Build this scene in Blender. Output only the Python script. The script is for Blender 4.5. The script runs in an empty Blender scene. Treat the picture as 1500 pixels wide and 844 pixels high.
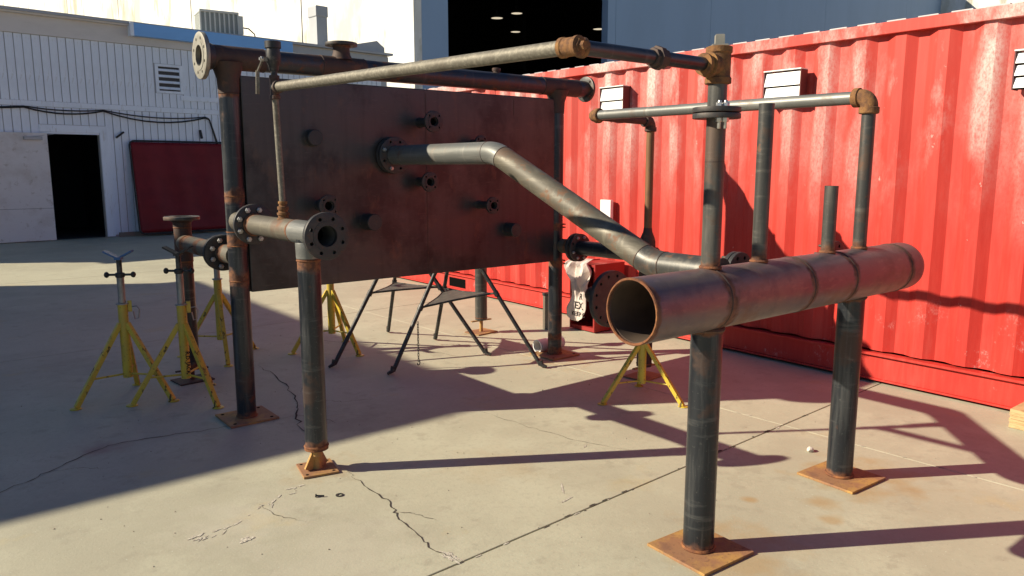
import bpy, bmesh, math, random
from mathutils import Vector, Matrix
random.seed(7)
R = math.radians
sc = bpy.context.scene
C = sc.collection

# ------------------------------------------------------------------ camera, sky, sun, exposure
# world axes follow the pipe rig: +x along the steel panel, +y behind it
cam = bpy.data.cameras.new('camera'); cam.lens = 36.0 * 1114 / 1500; cam.sensor_width = 36.0
cam.clip_start = 0.05; cam.clip_end = 2000
co = bpy.data.objects.new('camera', cam); C.objects.link(co)
co.location = (0, 0, 1.56); co.rotation_euler = (R(90 - 9.0), 0, R(-38.76))
sc.camera = co
SUN_EL, SUN_AZ = R(29.5), R(-31.3)          # light travels towards SUN_AZ on the ground
w = bpy.data.worlds.new('World'); sc.world = w; w.use_nodes = True
nt = w.node_tree; bg = nt.nodes['Background']
sky = nt.nodes.new('ShaderNodeTexSky'); sky.sky_type = 'NISHITA'; sky.sun_disc = False
sky.sun_elevation = SUN_EL
tosun = Vector((-math.cos(SUN_AZ) * math.cos(SUN_EL), -math.sin(SUN_AZ) * math.cos(SUN_EL), math.sin(SUN_EL)))
sky.sun_rotation = math.atan2(tosun.x, tosun.y)
sky.air_density = 1.0; sky.dust_density = 0.0; sky.ozone_density = 6.0
nt.links.new(sky.outputs[0], bg.inputs[0]); bg.inputs[1].default_value = 0.05
sl = bpy.data.lights.new('sun', 'SUN'); sl.energy = 5.0; sl.angle = R(0.53); sl.color = (1.0, 0.88, 0.67)
so = bpy.data.objects.new('sun', sl); C.objects.link(so); so.location = (-20, 12, 18)
so.rotation_euler = tosun.to_track_quat('Z', 'Y').to_euler()
sc.view_settings.view_transform = 'Standard'; sc.view_settings.look = 'None'
sc.view_settings.exposure = 0.75; sc.view_settings.gamma = 1.0
sc.cycles.max_bounces = 8; sc.cycles.use_denoising = True

# ------------------------------------------------------------------ materials
def rgba(c): return (c[0], c[1], c[2], 1)
def mat(name, base, rough=0.5, metal=0.0, layers=(), bump=None, spec=0.5, coords='Object', emit=None):
    """layers: (scale, stretch, lo, hi, colour, amount[, roughness]) mixed over the base through noise"""
    m = bpy.data.materials.new(name); m.use_nodes = True
    t = m.node_tree; b = t.nodes['Principled BSDF']; L = t.links.new
    b.inputs['Base Color'].default_value = rgba(base); b.inputs['Roughness'].default_value = rough
    b.inputs['Metallic'].default_value = metal; b.inputs['Specular IOR Level'].default_value = spec
    tc = t.nodes.new('ShaderNodeTexCoord'); src = tc.outputs[coords]
    col = None; rg = None
    for i, ly in enumerate(layers):
        s, st, lo, hi, c, amt = ly[:6]
        mp = t.nodes.new('ShaderNodeMapping'); L(src, mp.inputs[0]); mp.inputs['Scale'].default_value = st
        mp.inputs['Location'].default_value = (3.1 * i + 1.7, 7.3 * i, 1.9 * i)
        nz = t.nodes.new('ShaderNodeTexNoise'); nz.inputs['Scale'].default_value = s
        nz.inputs['Detail'].default_value = 7; nz.inputs['Roughness'].default_value = 0.62
        L(mp.outputs[0], nz.inputs[0])
        mr = t.nodes.new('ShaderNodeMapRange'); mr.inputs[1].default_value = 0.5 + (lo - 0.5) * 0.75; mr.inputs[2].default_value = 0.5 + (hi - 0.5) * 0.75
        mr.inputs[4].default_value = amt; L(nz.outputs[0], mr.inputs[0])
        mx = t.nodes.new('ShaderNodeMix'); mx.data_type = 'RGBA'; mx.inputs[7].default_value = rgba(c)
        if col is None: mx.inputs[6].default_value = rgba(base)
        else: L(col, mx.inputs[6])
        L(mr.outputs[0], mx.inputs[0]); col = mx.outputs[2]
        if len(ly) > 6:
            mr2 = t.nodes.new('ShaderNodeMix'); mr2.data_type = 'FLOAT'; mr2.inputs[3].default_value = ly[6]
            if rg is None: mr2.inputs[2].default_value = rough
            else: L(rg, mr2.inputs[2])
            L(mr.outputs[0], mr2.inputs[0]); rg = mr2.outputs[0]
    if col is not None: L(col, b.inputs['Base Color'])
    if rg is not None: L(rg, b.inputs['Roughness'])
    if bump:
        s, strength, dist = bump
        nz = t.nodes.new('ShaderNodeTexNoise'); nz.inputs['Scale'].default_value = s; nz.inputs['Detail'].default_value = 6
        L(src, nz.inputs[0])
        bp = t.nodes.new('ShaderNodeBump'); bp.inputs['Strength'].default_value = strength; bp.inputs['Distance'].default_value = dist
        L(nz.outputs[0], bp.inputs['Height']); L(bp.outputs[0], b.inputs['Normal'])
    if emit:
        b.inputs['Emission Color'].default_value = rgba(emit[0]); b.inputs['Emission Strength'].default_value = emit[1]
    return m

RUST = (0.20, 0.075, 0.03); RUSTD = (0.085, 0.035, 0.022)
def steel(name, axis, base=(0.028, 0.032, 0.040), pale=(0.115, 0.118, 0.12), rust=0.4, rlo=0.60, rough=0.30, metal=0.5):
    st = {'x': (0.08, 1, 1), 'y': (1, 0.08, 1), 'z': (1, 1, 0.08), 'n': (1, 1, 1)}[axis]
    return mat(name, base, rough, metal, [
        (22, st, 0.48, 0.75, pale, 0.75, 0.5),
        (26, tuple(1 if v != 1 else 0.12 for v in st), 0.60, 0.72, pale, 0.5, 0.5),
        (75, (1, 1, 1), 0.66, 0.74, (0.25, 0.24, 0.22), 0.22, 0.5),
        (4.5, (1, 1, 1), rlo, rlo + 0.1, (0.12, 0.062, 0.038), rust, 0.75),
        (9, (1, 1, 1), rlo + 0.08, rlo + 0.15, RUST, rust, 0.85)], bump=(120, 0.12, 0.002))
M = dict(
    sx=steel('mill_steel_x', 'x'), sy=steel('mill_steel_y', 'y'), sz=steel('mill_steel_z', 'z'),
    grey=steel('bare_grey_pipe', 'y', (0.15, 0.155, 0.15), (0.27, 0.265, 0.245), 0.35, 0.60, 0.45, 0.35),
    greyz=steel('bare_grey_riser', 'z', (0.060, 0.060, 0.058), (0.155, 0.145, 0.125), 0.5, 0.56, 0.42, 0.35),
    bent=steel('weathered_line_pipe', 'y', (0.092, 0.082, 0.064), (0.185, 0.165, 0.125), 0.5, 0.53, 0.6, 0.15),
    galv=mat('galvanised_pipe', (0.15, 0.138, 0.112), 0.6, 0.3, [(70, (1, 1, 1), 0.45, 0.7, (0.29, 0.27, 0.22), 0.7, 0.65), (7, (1, 1, 1), 0.5, 0.7, (0.10, 0.085, 0.065), 0.6)], (160, 0.2, 0.002)),
    manifold=mat('manifold_steel', (0.165, 0.130, 0.128), 0.44, 0.4, [
        (2.6, (1, 1, 1), 0.44, 0.62, (0.115, 0.098, 0.122), 0.85, 0.36), (9, (1, 1, 1), 0.50, 0.62, (0.075, 0.068, 0.085), 0.45),
        (4, (1, 1, 1), 0.54, 0.70, (0.20, 0.105, 0.065), 0.6, 0.75), (60, (0.25, 1, 1), 0.60, 0.72, (0.27, 0.23, 0.20), 0.25)], (110, 0.12, 0.002)),
    bore=mat('manifold_bore', (0.10, 0.07, 0.05), 0.75, 0.1, [(6, (1, 1, 1), 0.45, 0.65, (0.065, 0.045, 0.035), 0.8)]),
    rust=mat('rusty_weld', RUST, 0.9, 0.0, [(30, (1, 1, 1), 0.4, 0.65, RUSTD, 0.8), (18, (1, 1, 1), 0.55, 0.7, (0.36, 0.15, 0.05), 0.6)], (140, 0.5, 0.004)),
    rustdark=mat('dark_rust', (0.065, 0.040, 0.033), 0.7, 0.2, [(20, (1, 1, 1), 0.45, 0.7, (0.040, 0.032, 0.034), 0.8), (12, (1, 1, 1), 0.58, 0.7, (0.16, 0.072, 0.038), 0.6)], (140, 0.4, 0.003)),
    fit=mat('rusted_fitting', (0.20, 0.095, 0.035), 0.9, 0.0, [(35, (1, 1, 1), 0.42, 0.62, (0.095, 0.045, 0.025), 0.85), (15, (1, 1, 1), 0.54, 0.7, (0.33, 0.17, 0.05), 0.6)], (150, 0.5, 0.004)),
    plate=mat('rusty_base_plate', (0.30, 0.155, 0.080), 0.75, 0.1, [(4, (1, 1, 1), 0.44, 0.60, (0.46, 0.27, 0.075), 0.85), (12, (1, 1, 1), 0.52, 0.7, (0.19, 0.10, 0.065), 0.6), (60, (1, 1, 1), 0.58, 0.72, (0.12, 0.06, 0.04), 0.5)], (120, 0.3, 0.003)),
    flange=mat('dark_flange_steel', (0.042, 0.042, 0.045), 0.5, 0.35, [(14, (1, 1, 1), 0.5, 0.72, (0.085, 0.075, 0.07), 0.7, 0.65), (25, (1, 1, 1), 0.62, 0.74, (0.12, 0.06, 0.035), 0.6, 0.8)], (150, 0.15, 0.002)),
    flangepale=mat('bare_flange_face', (0.30, 0.29, 0.25), 0.55, 0.4, [(16, (1, 1, 1), 0.45, 0.7, (0.2, 0.18, 0.15), 0.7)], (150, 0.15, 0.002)),  # paler than the dark flange steel
    zinc=mat('zinc_bolt', (0.50, 0.49, 0.47), 0.35, 0.8, [(40, (1, 1, 1), 0.5, 0.7, (0.42, 0.36, 0.28), 0.6)]),
    bolt=mat('dark_bolt', (0.10, 0.085, 0.075), 0.5, 0.6),
    black=mat('black_void_shade', (0.006, 0.006, 0.006), 1.0, spec=0.0),  # flat black put in for the shade inside bores, holes and pockets
    panel=mat('mill_scale_plate', (0.056, 0.057, 0.064), 0.32, 0.4, [
        (0.9, (1, 1, 1), 0.42, 0.60, (0.066, 0.060, 0.060), 0.85, 0.42),
        (5, (0.2, 1, 1), 0.46, 0.66, (0.080, 0.070, 0.065), 0.5), (20, (1, 1, 0.05), 0.50, 0.72, (0.028, 0.027, 0.030), 0.32),
        (1.7, (1, 1, 0.8), 0.50, 0.64, (0.018, 0.017, 0.021), 0.8), (70, (0.15, 1, 1), 0.60, 0.74, (0.14, 0.125, 0.115), 0.22), (20, (0.4, 1, 0.2), 0.62, 0.74, (0.12, 0.080, 0.060), 0.45)], (60, 0.08, 0.002)),
    yellow=mat('yellow_enamel', (0.60, 0.44, 0.045), 0.42, 0.0, [(26, (1, 1, 0.4), 0.63, 0.66, (0.05, 0.035, 0.025), 0.9, 0.8), (5, (1, 1, 1), 0.45, 0.65, (0.45, 0.33, 0.06), 0.7), (60, (1, 1, 1), 0.64, 0.70, (0.12, 0.085, 0.04), 0.7)], (80, 0.1, 0.002)),
    blue=mat('blue_enamel', (0.03, 0.12, 0.30), 0.5, 0.0, [(30, (1, 1, 1), 0.6, 0.68, (0.06, 0.05, 0.045), 0.7)]),
    iron=mat('black_iron', (0.035, 0.035, 0.037), 0.48, 0.45, [(25, (1, 1, 1), 0.52, 0.7, (0.13, 0.125, 0.115), 0.6, 0.5)]),
    tray=mat('worn_tray_iron', (0.09, 0.082, 0.072), 0.6, 0.3, [(20, (1, 1, 1), 0.5, 0.7, (0.17, 0.145, 0.115), 0.7)]),
    tube=mat('grey_inner_tube', (0.30, 0.30, 0.29), 0.45, 0.6, [(30, (1, 1, 0.3), 0.5, 0.7, (0.16, 0.15, 0.14), 0.7)]),
    red=mat('container_red', (0.60, 0.030, 0.022), 0.62, 0.0, spec=0.35),
    redbox=mat('red_cabinet_paint', (0.28, 0.016, 0.014), 0.5, 0.0, [(12, (1, 1, 1), 0.55, 0.75, (0.28, 0.02, 0.015), 0.6)]),
    white=mat('white_painted_board', (0.78, 0.85, 0.95), 0.6, 0.0, [(3, (1, 1, 0.5), 0.45, 0.75, (0.68, 0.74, 0.83), 0.8), (25, (1, 1, 0.15), 0.62, 0.72, (0.5, 0.49, 0.47), 0.5)], (50, 0.12, 0.003)),
    leaf=mat('white_door_paint', (0.68, 0.66, 0.66), 0.6, 0.0, [(2.5, (1, 1, 1), 0.48, 0.72, (0.56, 0.52, 0.50), 0.8), (9, (1, 1, 1), 0.62, 0.74, (0.40, 0.35, 0.31), 0.55)]),
    fascia=mat('fascia_paint', (0.66, 0.63, 0.60), 0.65, 0.0, [(2.5, (0.3, 1, 1), 0.45, 0.75, (0.55, 0.52, 0.49), 0.8)]),
    flash=mat('sky_tinted_sheet_metal', (0.20, 0.46, 0.88), 0.4, 0.0, [(2, (0.3, 1, 1), 0.4, 0.7, (0.17, 0.40, 0.78), 0.8)]),  # the sky's reflection is put into the gutter's blue
    ventshade=mat('vent_side_shade_maroon', (0.10, 0.018, 0.02), 0.6),  # dark red that holds the shade on the vent sides
    ventwhite=mat('white_vent_enamel', (0.80, 0.80, 0.79), 0.4),
    ventdark=mat('vent_shadow_gap', (0.05, 0.05, 0.055), 0.7),
    vinyl=mat('red_welding_vinyl', (0.19, 0.014, 0.018), 0.45, 0.0, [(3, (1, 1, 1), 0.4, 0.7, (0.14, 0.010, 0.014), 0.8)], spec=0.2),
    rubber=mat('black_rubber', (0.014, 0.014, 0.015), 0.6),
    concwall=mat('pale_tilt_up_concrete', (0.72, 0.72, 0.70), 0.8, 0.0, [(0.35, (1, 1, 0.5), 0.52, 0.66, (0.47, 0.46, 0.38), 0.75), (1.0, (1, 1, 0.3), 0.55, 0.68, (0.33, 0.31, 0.23), 0.75), (9, (1, 1, 0.3), 0.55, 0.7, (0.62, 0.61, 0.57), 0.4)]),
    greyshade=mat('blue_grey_front_shade', (0.26, 0.38, 0.56), 0.7, 0.0, [(0.5, (1, 1, 0.3), 0.4, 0.7, (0.235, 0.345, 0.51), 0.8)]),  # blue-grey wall colour, darkened and blued for the front's shade
    ac=mat('air_conditioner_enamel', (0.62, 0.63, 0.58), 0.45),
    acdark=mat('condenser_fins', (0.30, 0.33, 0.31), 0.6),
    hood=mat('grey_sheet_metal', (0.40, 0.41, 0.43), 0.5, 0.1, [(1.5, (1, 1, 0.4), 0.45, 0.7, (0.34, 0.35, 0.37), 0.7)]),
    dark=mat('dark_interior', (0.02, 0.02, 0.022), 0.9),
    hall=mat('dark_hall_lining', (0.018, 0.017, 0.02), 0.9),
    lamp=mat('lit_lamp_lens', (0.9, 0.85, 0.7), 0.4, emit=((1.0, 0.86, 0.62), 0.45)),
    cloth=mat('white_cotton', (0.60, 0.52, 0.48), 0.95, 0.0, [(6, (1, 1, 1), 0.45, 0.7, (0.48, 0.40, 0.37), 0.7)], (40, 0.5, 0.01), spec=0.05),
    ink=mat('dark_print_ink', (0.02, 0.018, 0.018), 0.8),
    pvc=mat('pale_plastic_pipe', (0.62, 0.62, 0.62), 0.4),
    ply=mat('plywood_edge', (0.52, 0.37, 0.19), 0.75, 0.0, [(12, (1, 1, 6), 0.45, 0.65, (0.34, 0.22, 0.10), 0.8)]),
    timber=mat('weathered_timber', (0.14, 0.115, 0.09), 0.85, 0.0, [(14, (1, 1, 0.1), 0.45, 0.7, (0.07, 0.06, 0.05), 0.8)]),
    plank=mat('grey_plank', (0.25, 0.20, 0.16), 0.85),
    gritm=mat('yard_grit', (0.26, 0.225, 0.17), 0.95, 0.0, [(3, (1, 1, 1), 0.45, 0.55, (0.42, 0.38, 0.31), 0.8)]),
    stone=mat('broken_concrete_chip', (0.62, 0.58, 0.52), 0.9, 0.0, [(40, (1, 1, 1), 0.45, 0.7, (0.42, 0.38, 0.33), 0.7)]),
    crack=mat('crack_dirt', (0.045, 0.036, 0.03), 0.95),
    chip=mat('fresh_concrete_scar', (0.50, 0.47, 0.40), 0.95, 0.0, [(60, (1, 1, 1), 0.45, 0.6, (0.36, 0.32, 0.27), 0.9)], (90, 0.6, 0.01)),
    dirt=mat('joint_dirt', (0.035, 0.028, 0.024), 0.95),
    yard=mat('yard_ground', (0.34, 0.30, 0.215), 0.85),
    shed=mat('shed_sheet_metal', (0.4, 0.4, 0.4), 0.6),
)

def concrete():
    m = mat('broomed_concrete', (0.426, 0.410, 0.311), 0.72, 0.0, [
        (0.55, (1, 1, 1), 0.38, 0.66, (0.367, 0.350, 0.267), 0.9),
        (2.3, (1, 1, 1), 0.46, 0.70, (0.465, 0.457, 0.350), 0.7),
        (7, (1, 1, 1), 0.60, 0.72, (0.323, 0.302, 0.232), 0.6),
        (1.6, (1, 1, 1), 0.64, 0.72, (0.451, 0.367, 0.190), 0.35),
        (38, (1, 1, 1), 0.50, 0.72, (0.353, 0.338, 0.261), 0.5),
        (150, (1, 1, 1), 0.68, 0.72, (0.196, 0.177, 0.137), 0.75),
        (95, (1, 1, 1), 0.70, 0.74, (0.588, 0.640, 0.546), 0.8)], bump=(85, 0.22, 0.004))
    return m
M['concrete'] = concrete()
def stains(m, spots):
    """rust bled into the slab round the plates, oil drips and scuffs, each with its own ragged outline"""
    t = m.node_tree; L = t.links.new; b = t.nodes['Principled BSDF']; tc = t.nodes.new('ShaderNodeTexCoord')
    nz = t.nodes.new('ShaderNodeTexNoise'); nz.inputs['Scale'].default_value = 7; nz.inputs['Detail'].default_value = 7; L(tc.outputs['Object'], nz.inputs[0])
    col = b.inputs['Base Color'].links[0].from_socket; inv = JR.inverted()
    for (x, y, r, c, amt) in spots:
        p = inv @ Vector((x, y, 0))
        d = t.nodes.new('ShaderNodeVectorMath'); d.operation = 'DISTANCE'; L(tc.outputs['Object'], d.inputs[0]); d.inputs[1].default_value = p
        a = t.nodes.new('ShaderNodeMath'); a.operation = 'MULTIPLY_ADD'; L(nz.outputs[0], a.inputs[0]); a.inputs[1].default_value = r * 2.2; a.inputs[2].default_value = -r * 1.1
        e = t.nodes.new('ShaderNodeMath'); e.operation = 'ADD'; L(d.outputs['Value'], e.inputs[0]); L(a.outputs[0], e.inputs[1])
        mr = t.nodes.new('ShaderNodeMapRange'); mr.inputs[1].default_value = r; mr.inputs[2].default_value = r * 0.25; mr.inputs[3].default_value = 0; mr.inputs[4].default_value = amt; L(e.outputs[0], mr.inputs[0])
        mx = t.nodes.new('ShaderNodeMix'); mx.data_type = 'RGBA'; L(mr.outputs[0], mx.inputs[0]); L(col, mx.inputs[6]); mx.inputs[7].default_value = rgba(c); col = mx.outputs[2]
    L(col, b.inputs['Base Color'])
JR = Matrix.Translation((4.10, 2.45, 0)) @ Matrix.Rotation(R(2.6), 4, 'Z')      # frame of the slab joints
RS, OIL, PALE = (0.36, 0.22, 0.075), (0.15, 0.125, 0.10), (0.50, 0.47, 0.39)
stains(M['concrete'], [(2.52, 1.72, 0.34, RS, 0.45), (3.70, 1.75, 0.36, RS, 0.5), (3.25, 1.72, 0.10, RS, 0.5), (3.02, 1.95, 0.05, RS, 0.6), (3.12, 1.60, 0.06, RS, 0.5), (1.60, 3.55, 0.2, RS, 0.35), (4.15, 4.55, 0.32, RS, 0.6), (4.2, 5.75, 0.2, RS, 0.5),
    (2.35, 3.05, 0.30, RS, 0.18), (2.0, 4.3, 0.4, OIL, 0.25), (0.75, 4.6, 0.16, (0.28, 0.14, 0.12), 0.5), (2.7, 2.6, 0.25, OIL, 0.14), (1.2, 3.6, 0.3, OIL, 0.12), (1.05, 3.25, 0.35, PALE, 0.35), (1.3, 2.7, 0.4, PALE, 0.25), (3.3, 3.0, 0.3, OIL, 0.12), (4.7, 1.9, 0.4, OIL, 0.15), (4.6, 2.9, 0.3, PALE, 0.3), (1.1, 6.6, 0.5, OIL, 0.2)])

CX_ = 5.47
def container_paint():
    """red enamel, chalked to pale pink near the top and scuffed near the floor"""
    m = M['red']; t = m.node_tree; L = t.links.new; b = t.nodes['Principled BSDF']
    tc = t.nodes.new('ShaderNodeTexCoord')
    def noise(scale, st, lo, hi):
        mp = t.nodes.new('ShaderNodeMapping'); mp.inputs['Scale'].default_value = st; L(tc.outputs['Object'], mp.inputs[0])
        n = t.nodes.new('ShaderNodeTexNoise'); n.inputs['Scale'].default_value = scale; n.inputs['Detail'].default_value = 8
        n.inputs['Roughness'].default_value = 0.68; L(mp.outputs[0], n.inputs[0])
        r = t.nodes.new('ShaderNodeMapRange'); r.inputs[1].default_value = lo; r.inputs[2].default_value = hi; L(n.outputs[0], r.inputs[0])
        return r.outputs[0]
    def mul(a, c):
        x = t.nodes.new('ShaderNodeMath'); x.operation = 'MULTIPLY'; L(a, x.inputs[0])
        if isinstance(c, float): x.inputs[1].default_value = c
        else: L(c, x.inputs[1])
        return x.outputs[0]
    sep = t.nodes.new('ShaderNodeSeparateXYZ'); L(tc.outputs['Object'], sep.inputs[0])
    def ramp(v, a, c_):
        r = t.nodes.new('ShaderNodeMapRange'); r.inputs[1].default_value = a; r.inputs[2].default_value = c_; L(v, r.inputs[0]); return r.outputs[0]
    high = ramp(sep.outputs[2], 1.0, 2.3)
    low = ramp(sep.outputs[2], 0.75, 0.25)
    def mix(fac, a, c):
        x = t.nodes.new('ShaderNodeMix'); x.data_type = 'RGBA'; L(fac, x.inputs[0])
        if isinstance(a, tuple): x.inputs[6].default_value = rgba(a)
        else: L(a, x.inputs[6])
        x.inputs[7].default_value = rgba(c); return x.outputs[2]
    c = mix(noise(1.2, (1, 1, 0.4), 0.4, 0.7), (0.52, 0.034, 0.024), (0.41, 0.025, 0.019))
    c = mix(mul(noise(30, (1, 1, 0.08), 0.45, 0.75), 0.35), c, (0.62, 0.08, 0.06))
    c = mix(mul(high, 0.18), c, (0.60, 0.15, 0.12))
    c = mix(mul(noise(5, (1, 1, 0.12), 0.50, 0.66), 0.22), c, (0.60, 0.16, 0.13))
    proud = ramp(sep.outputs[0], CX_ + 0.040, CX_ + 0.018)
    pr2 = t.nodes.new('ShaderNodeMath'); pr2.operation = 'MULTIPLY_ADD'; L(proud, pr2.inputs[0]); pr2.inputs[1].default_value = 0.65; pr2.inputs[2].default_value = 0.35
    patch = mul(mul(noise(1.9, (1, 1, 0.38), 0.44, 0.60), high), pr2.outputs[0])
    c = mix(mul(mul(patch, noise(70, (1, 1, 0.6), 0.22, 0.56)), 1.0), c, (0.64, 0.47, 0.44))
    scuff = mul(noise(3.4, (1, 1, 1), 0.60, 0.68), low)
    c = mix(mul(mul(scuff, noise(120, (1, 1, 0.5), 0.45, 0.62)), 0.8), c, (0.68, 0.46, 0.44))
    c = mix(mul(noise(9, (1, 1, 0.7), 0.69, 0.71), 0.6), c, (0.66, 0.42, 0.38))
    L(c, b.inputs['Base Color'])
container_paint()

def banded(name, base, bands, color=(0.19, 0.078, 0.034)):
    """copy of a steel with soft rusty zones beside its welds; bands: (axis, position, half width)"""
    m = (M[base] if isinstance(base, str) else base).copy(); m.name = name
    t = m.node_tree; L = t.links.new; b = t.nodes['Principled BSDF']
    tc = t.nodes.new('ShaderNodeTexCoord'); sp = t.nodes.new('ShaderNodeSeparateXYZ'); L(tc.outputs['Object'], sp.inputs[0])
    nz = t.nodes.new('ShaderNodeTexNoise'); nz.inputs['Scale'].default_value = 16; nz.inputs['Detail'].default_value = 6; L(tc.outputs['Object'], nz.inputs[0])
    def math_(op, a, c=None):
        x = t.nodes.new('ShaderNodeMath'); x.operation = op
        for i, v in enumerate((a, c)):
            if v is None: continue
            if isinstance(v, (int, float)): x.inputs[i].default_value = v
            else: L(v, x.inputs[i])
        return x.outputs[0]
    acc = None
    for ax, p, hw in bands:
        d = math_('ABSOLUTE', math_('SUBTRACT', sp.outputs['xyz'.index(ax)], float(p)))
        v = math_('SUBTRACT', math_('ADD', 1.0, math_('MULTIPLY', math_('SUBTRACT', nz.outputs[0], 0.5), 2.4)), math_('DIVIDE', d, float(hw)))
        acc = v if acc is None else math_('MAXIMUM', acc, v)
    mr = t.nodes.new('ShaderNodeMapRange'); mr.inputs[1].default_value = 0.0; mr.inputs[2].default_value = 0.55; mr.inputs[4].default_value = 0.92; L(acc, mr.inputs[0])
    n2 = t.nodes.new('ShaderNodeTexNoise'); n2.inputs['Scale'].default_value = 45; n2.inputs['Detail'].default_value = 5; L(tc.outputs['Object'], n2.inputs[0])
    rc = t.nodes.new('ShaderNodeMix'); rc.data_type = 'RGBA'; rc.inputs[6].default_value = rgba(color); rc.inputs[7].default_value = rgba(RUSTD)
    m2 = t.nodes.new('ShaderNodeMapRange'); m2.inputs[1].default_value = 0.42; m2.inputs[2].default_value = 0.62; L(n2.outputs[0], m2.inputs[0]); L(m2.outputs[0], rc.inputs[0])
    old = b.inputs['Base Color'].links[0].from_socket
    mx = t.nodes.new('ShaderNodeMix'); mx.data_type = 'RGBA'; L(mr.outputs[0], mx.inputs[0]); L(old, mx.inputs[6]); L(rc.outputs[2], mx.inputs[7]); L(mx.outputs[2], b.inputs['Base Color'])
    ro = b.inputs['Roughness'].links
    x = t.nodes.new('ShaderNodeMix'); x.data_type = 'FLOAT'; x.inputs[3].default_value = 0.88; L(mr.outputs[0], x.inputs[0])
    if ro: L(ro[0].from_socket, x.inputs[2])
    else: x.inputs[2].default_value = b.inputs['Roughness'].default_value
    L(x.outputs[0], b.inputs['Roughness'])
    k = math_('MULTIPLY', math_('SUBTRACT', 1.0, mr.outputs[0]), b.inputs['Metallic'].default_value); L(k, b.inputs['Metallic'])
    return m

# ------------------------------------------------------------------ helpers
wm = {}
def link(o, parent=None, mtx=None):
    mtx = mtx or Matrix.Identity(4)
    C.objects.link(o)
    if parent is not None:
        o.parent = parent; o.matrix_parent_inverse = wm[parent].inverted()
    o.matrix_basis = mtx; wm[o] = mtx
    return o
def tag(o, label, cat=None, group=None, kind=None):
    o['label'] = label
    if cat: o['category'] = cat
    if group: o['group'] = group
    if kind: o['kind'] = kind
    return o
def thing(name, label, cat, loc, group=None, rz=0):
    o = bpy.data.objects.new(name, None); o.empty_display_size = 0.1
    link(o, None, Matrix.Translation(loc) @ Matrix.Rotation(rz, 4, 'Z'))
    return tag(o, label, cat, group)

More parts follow.
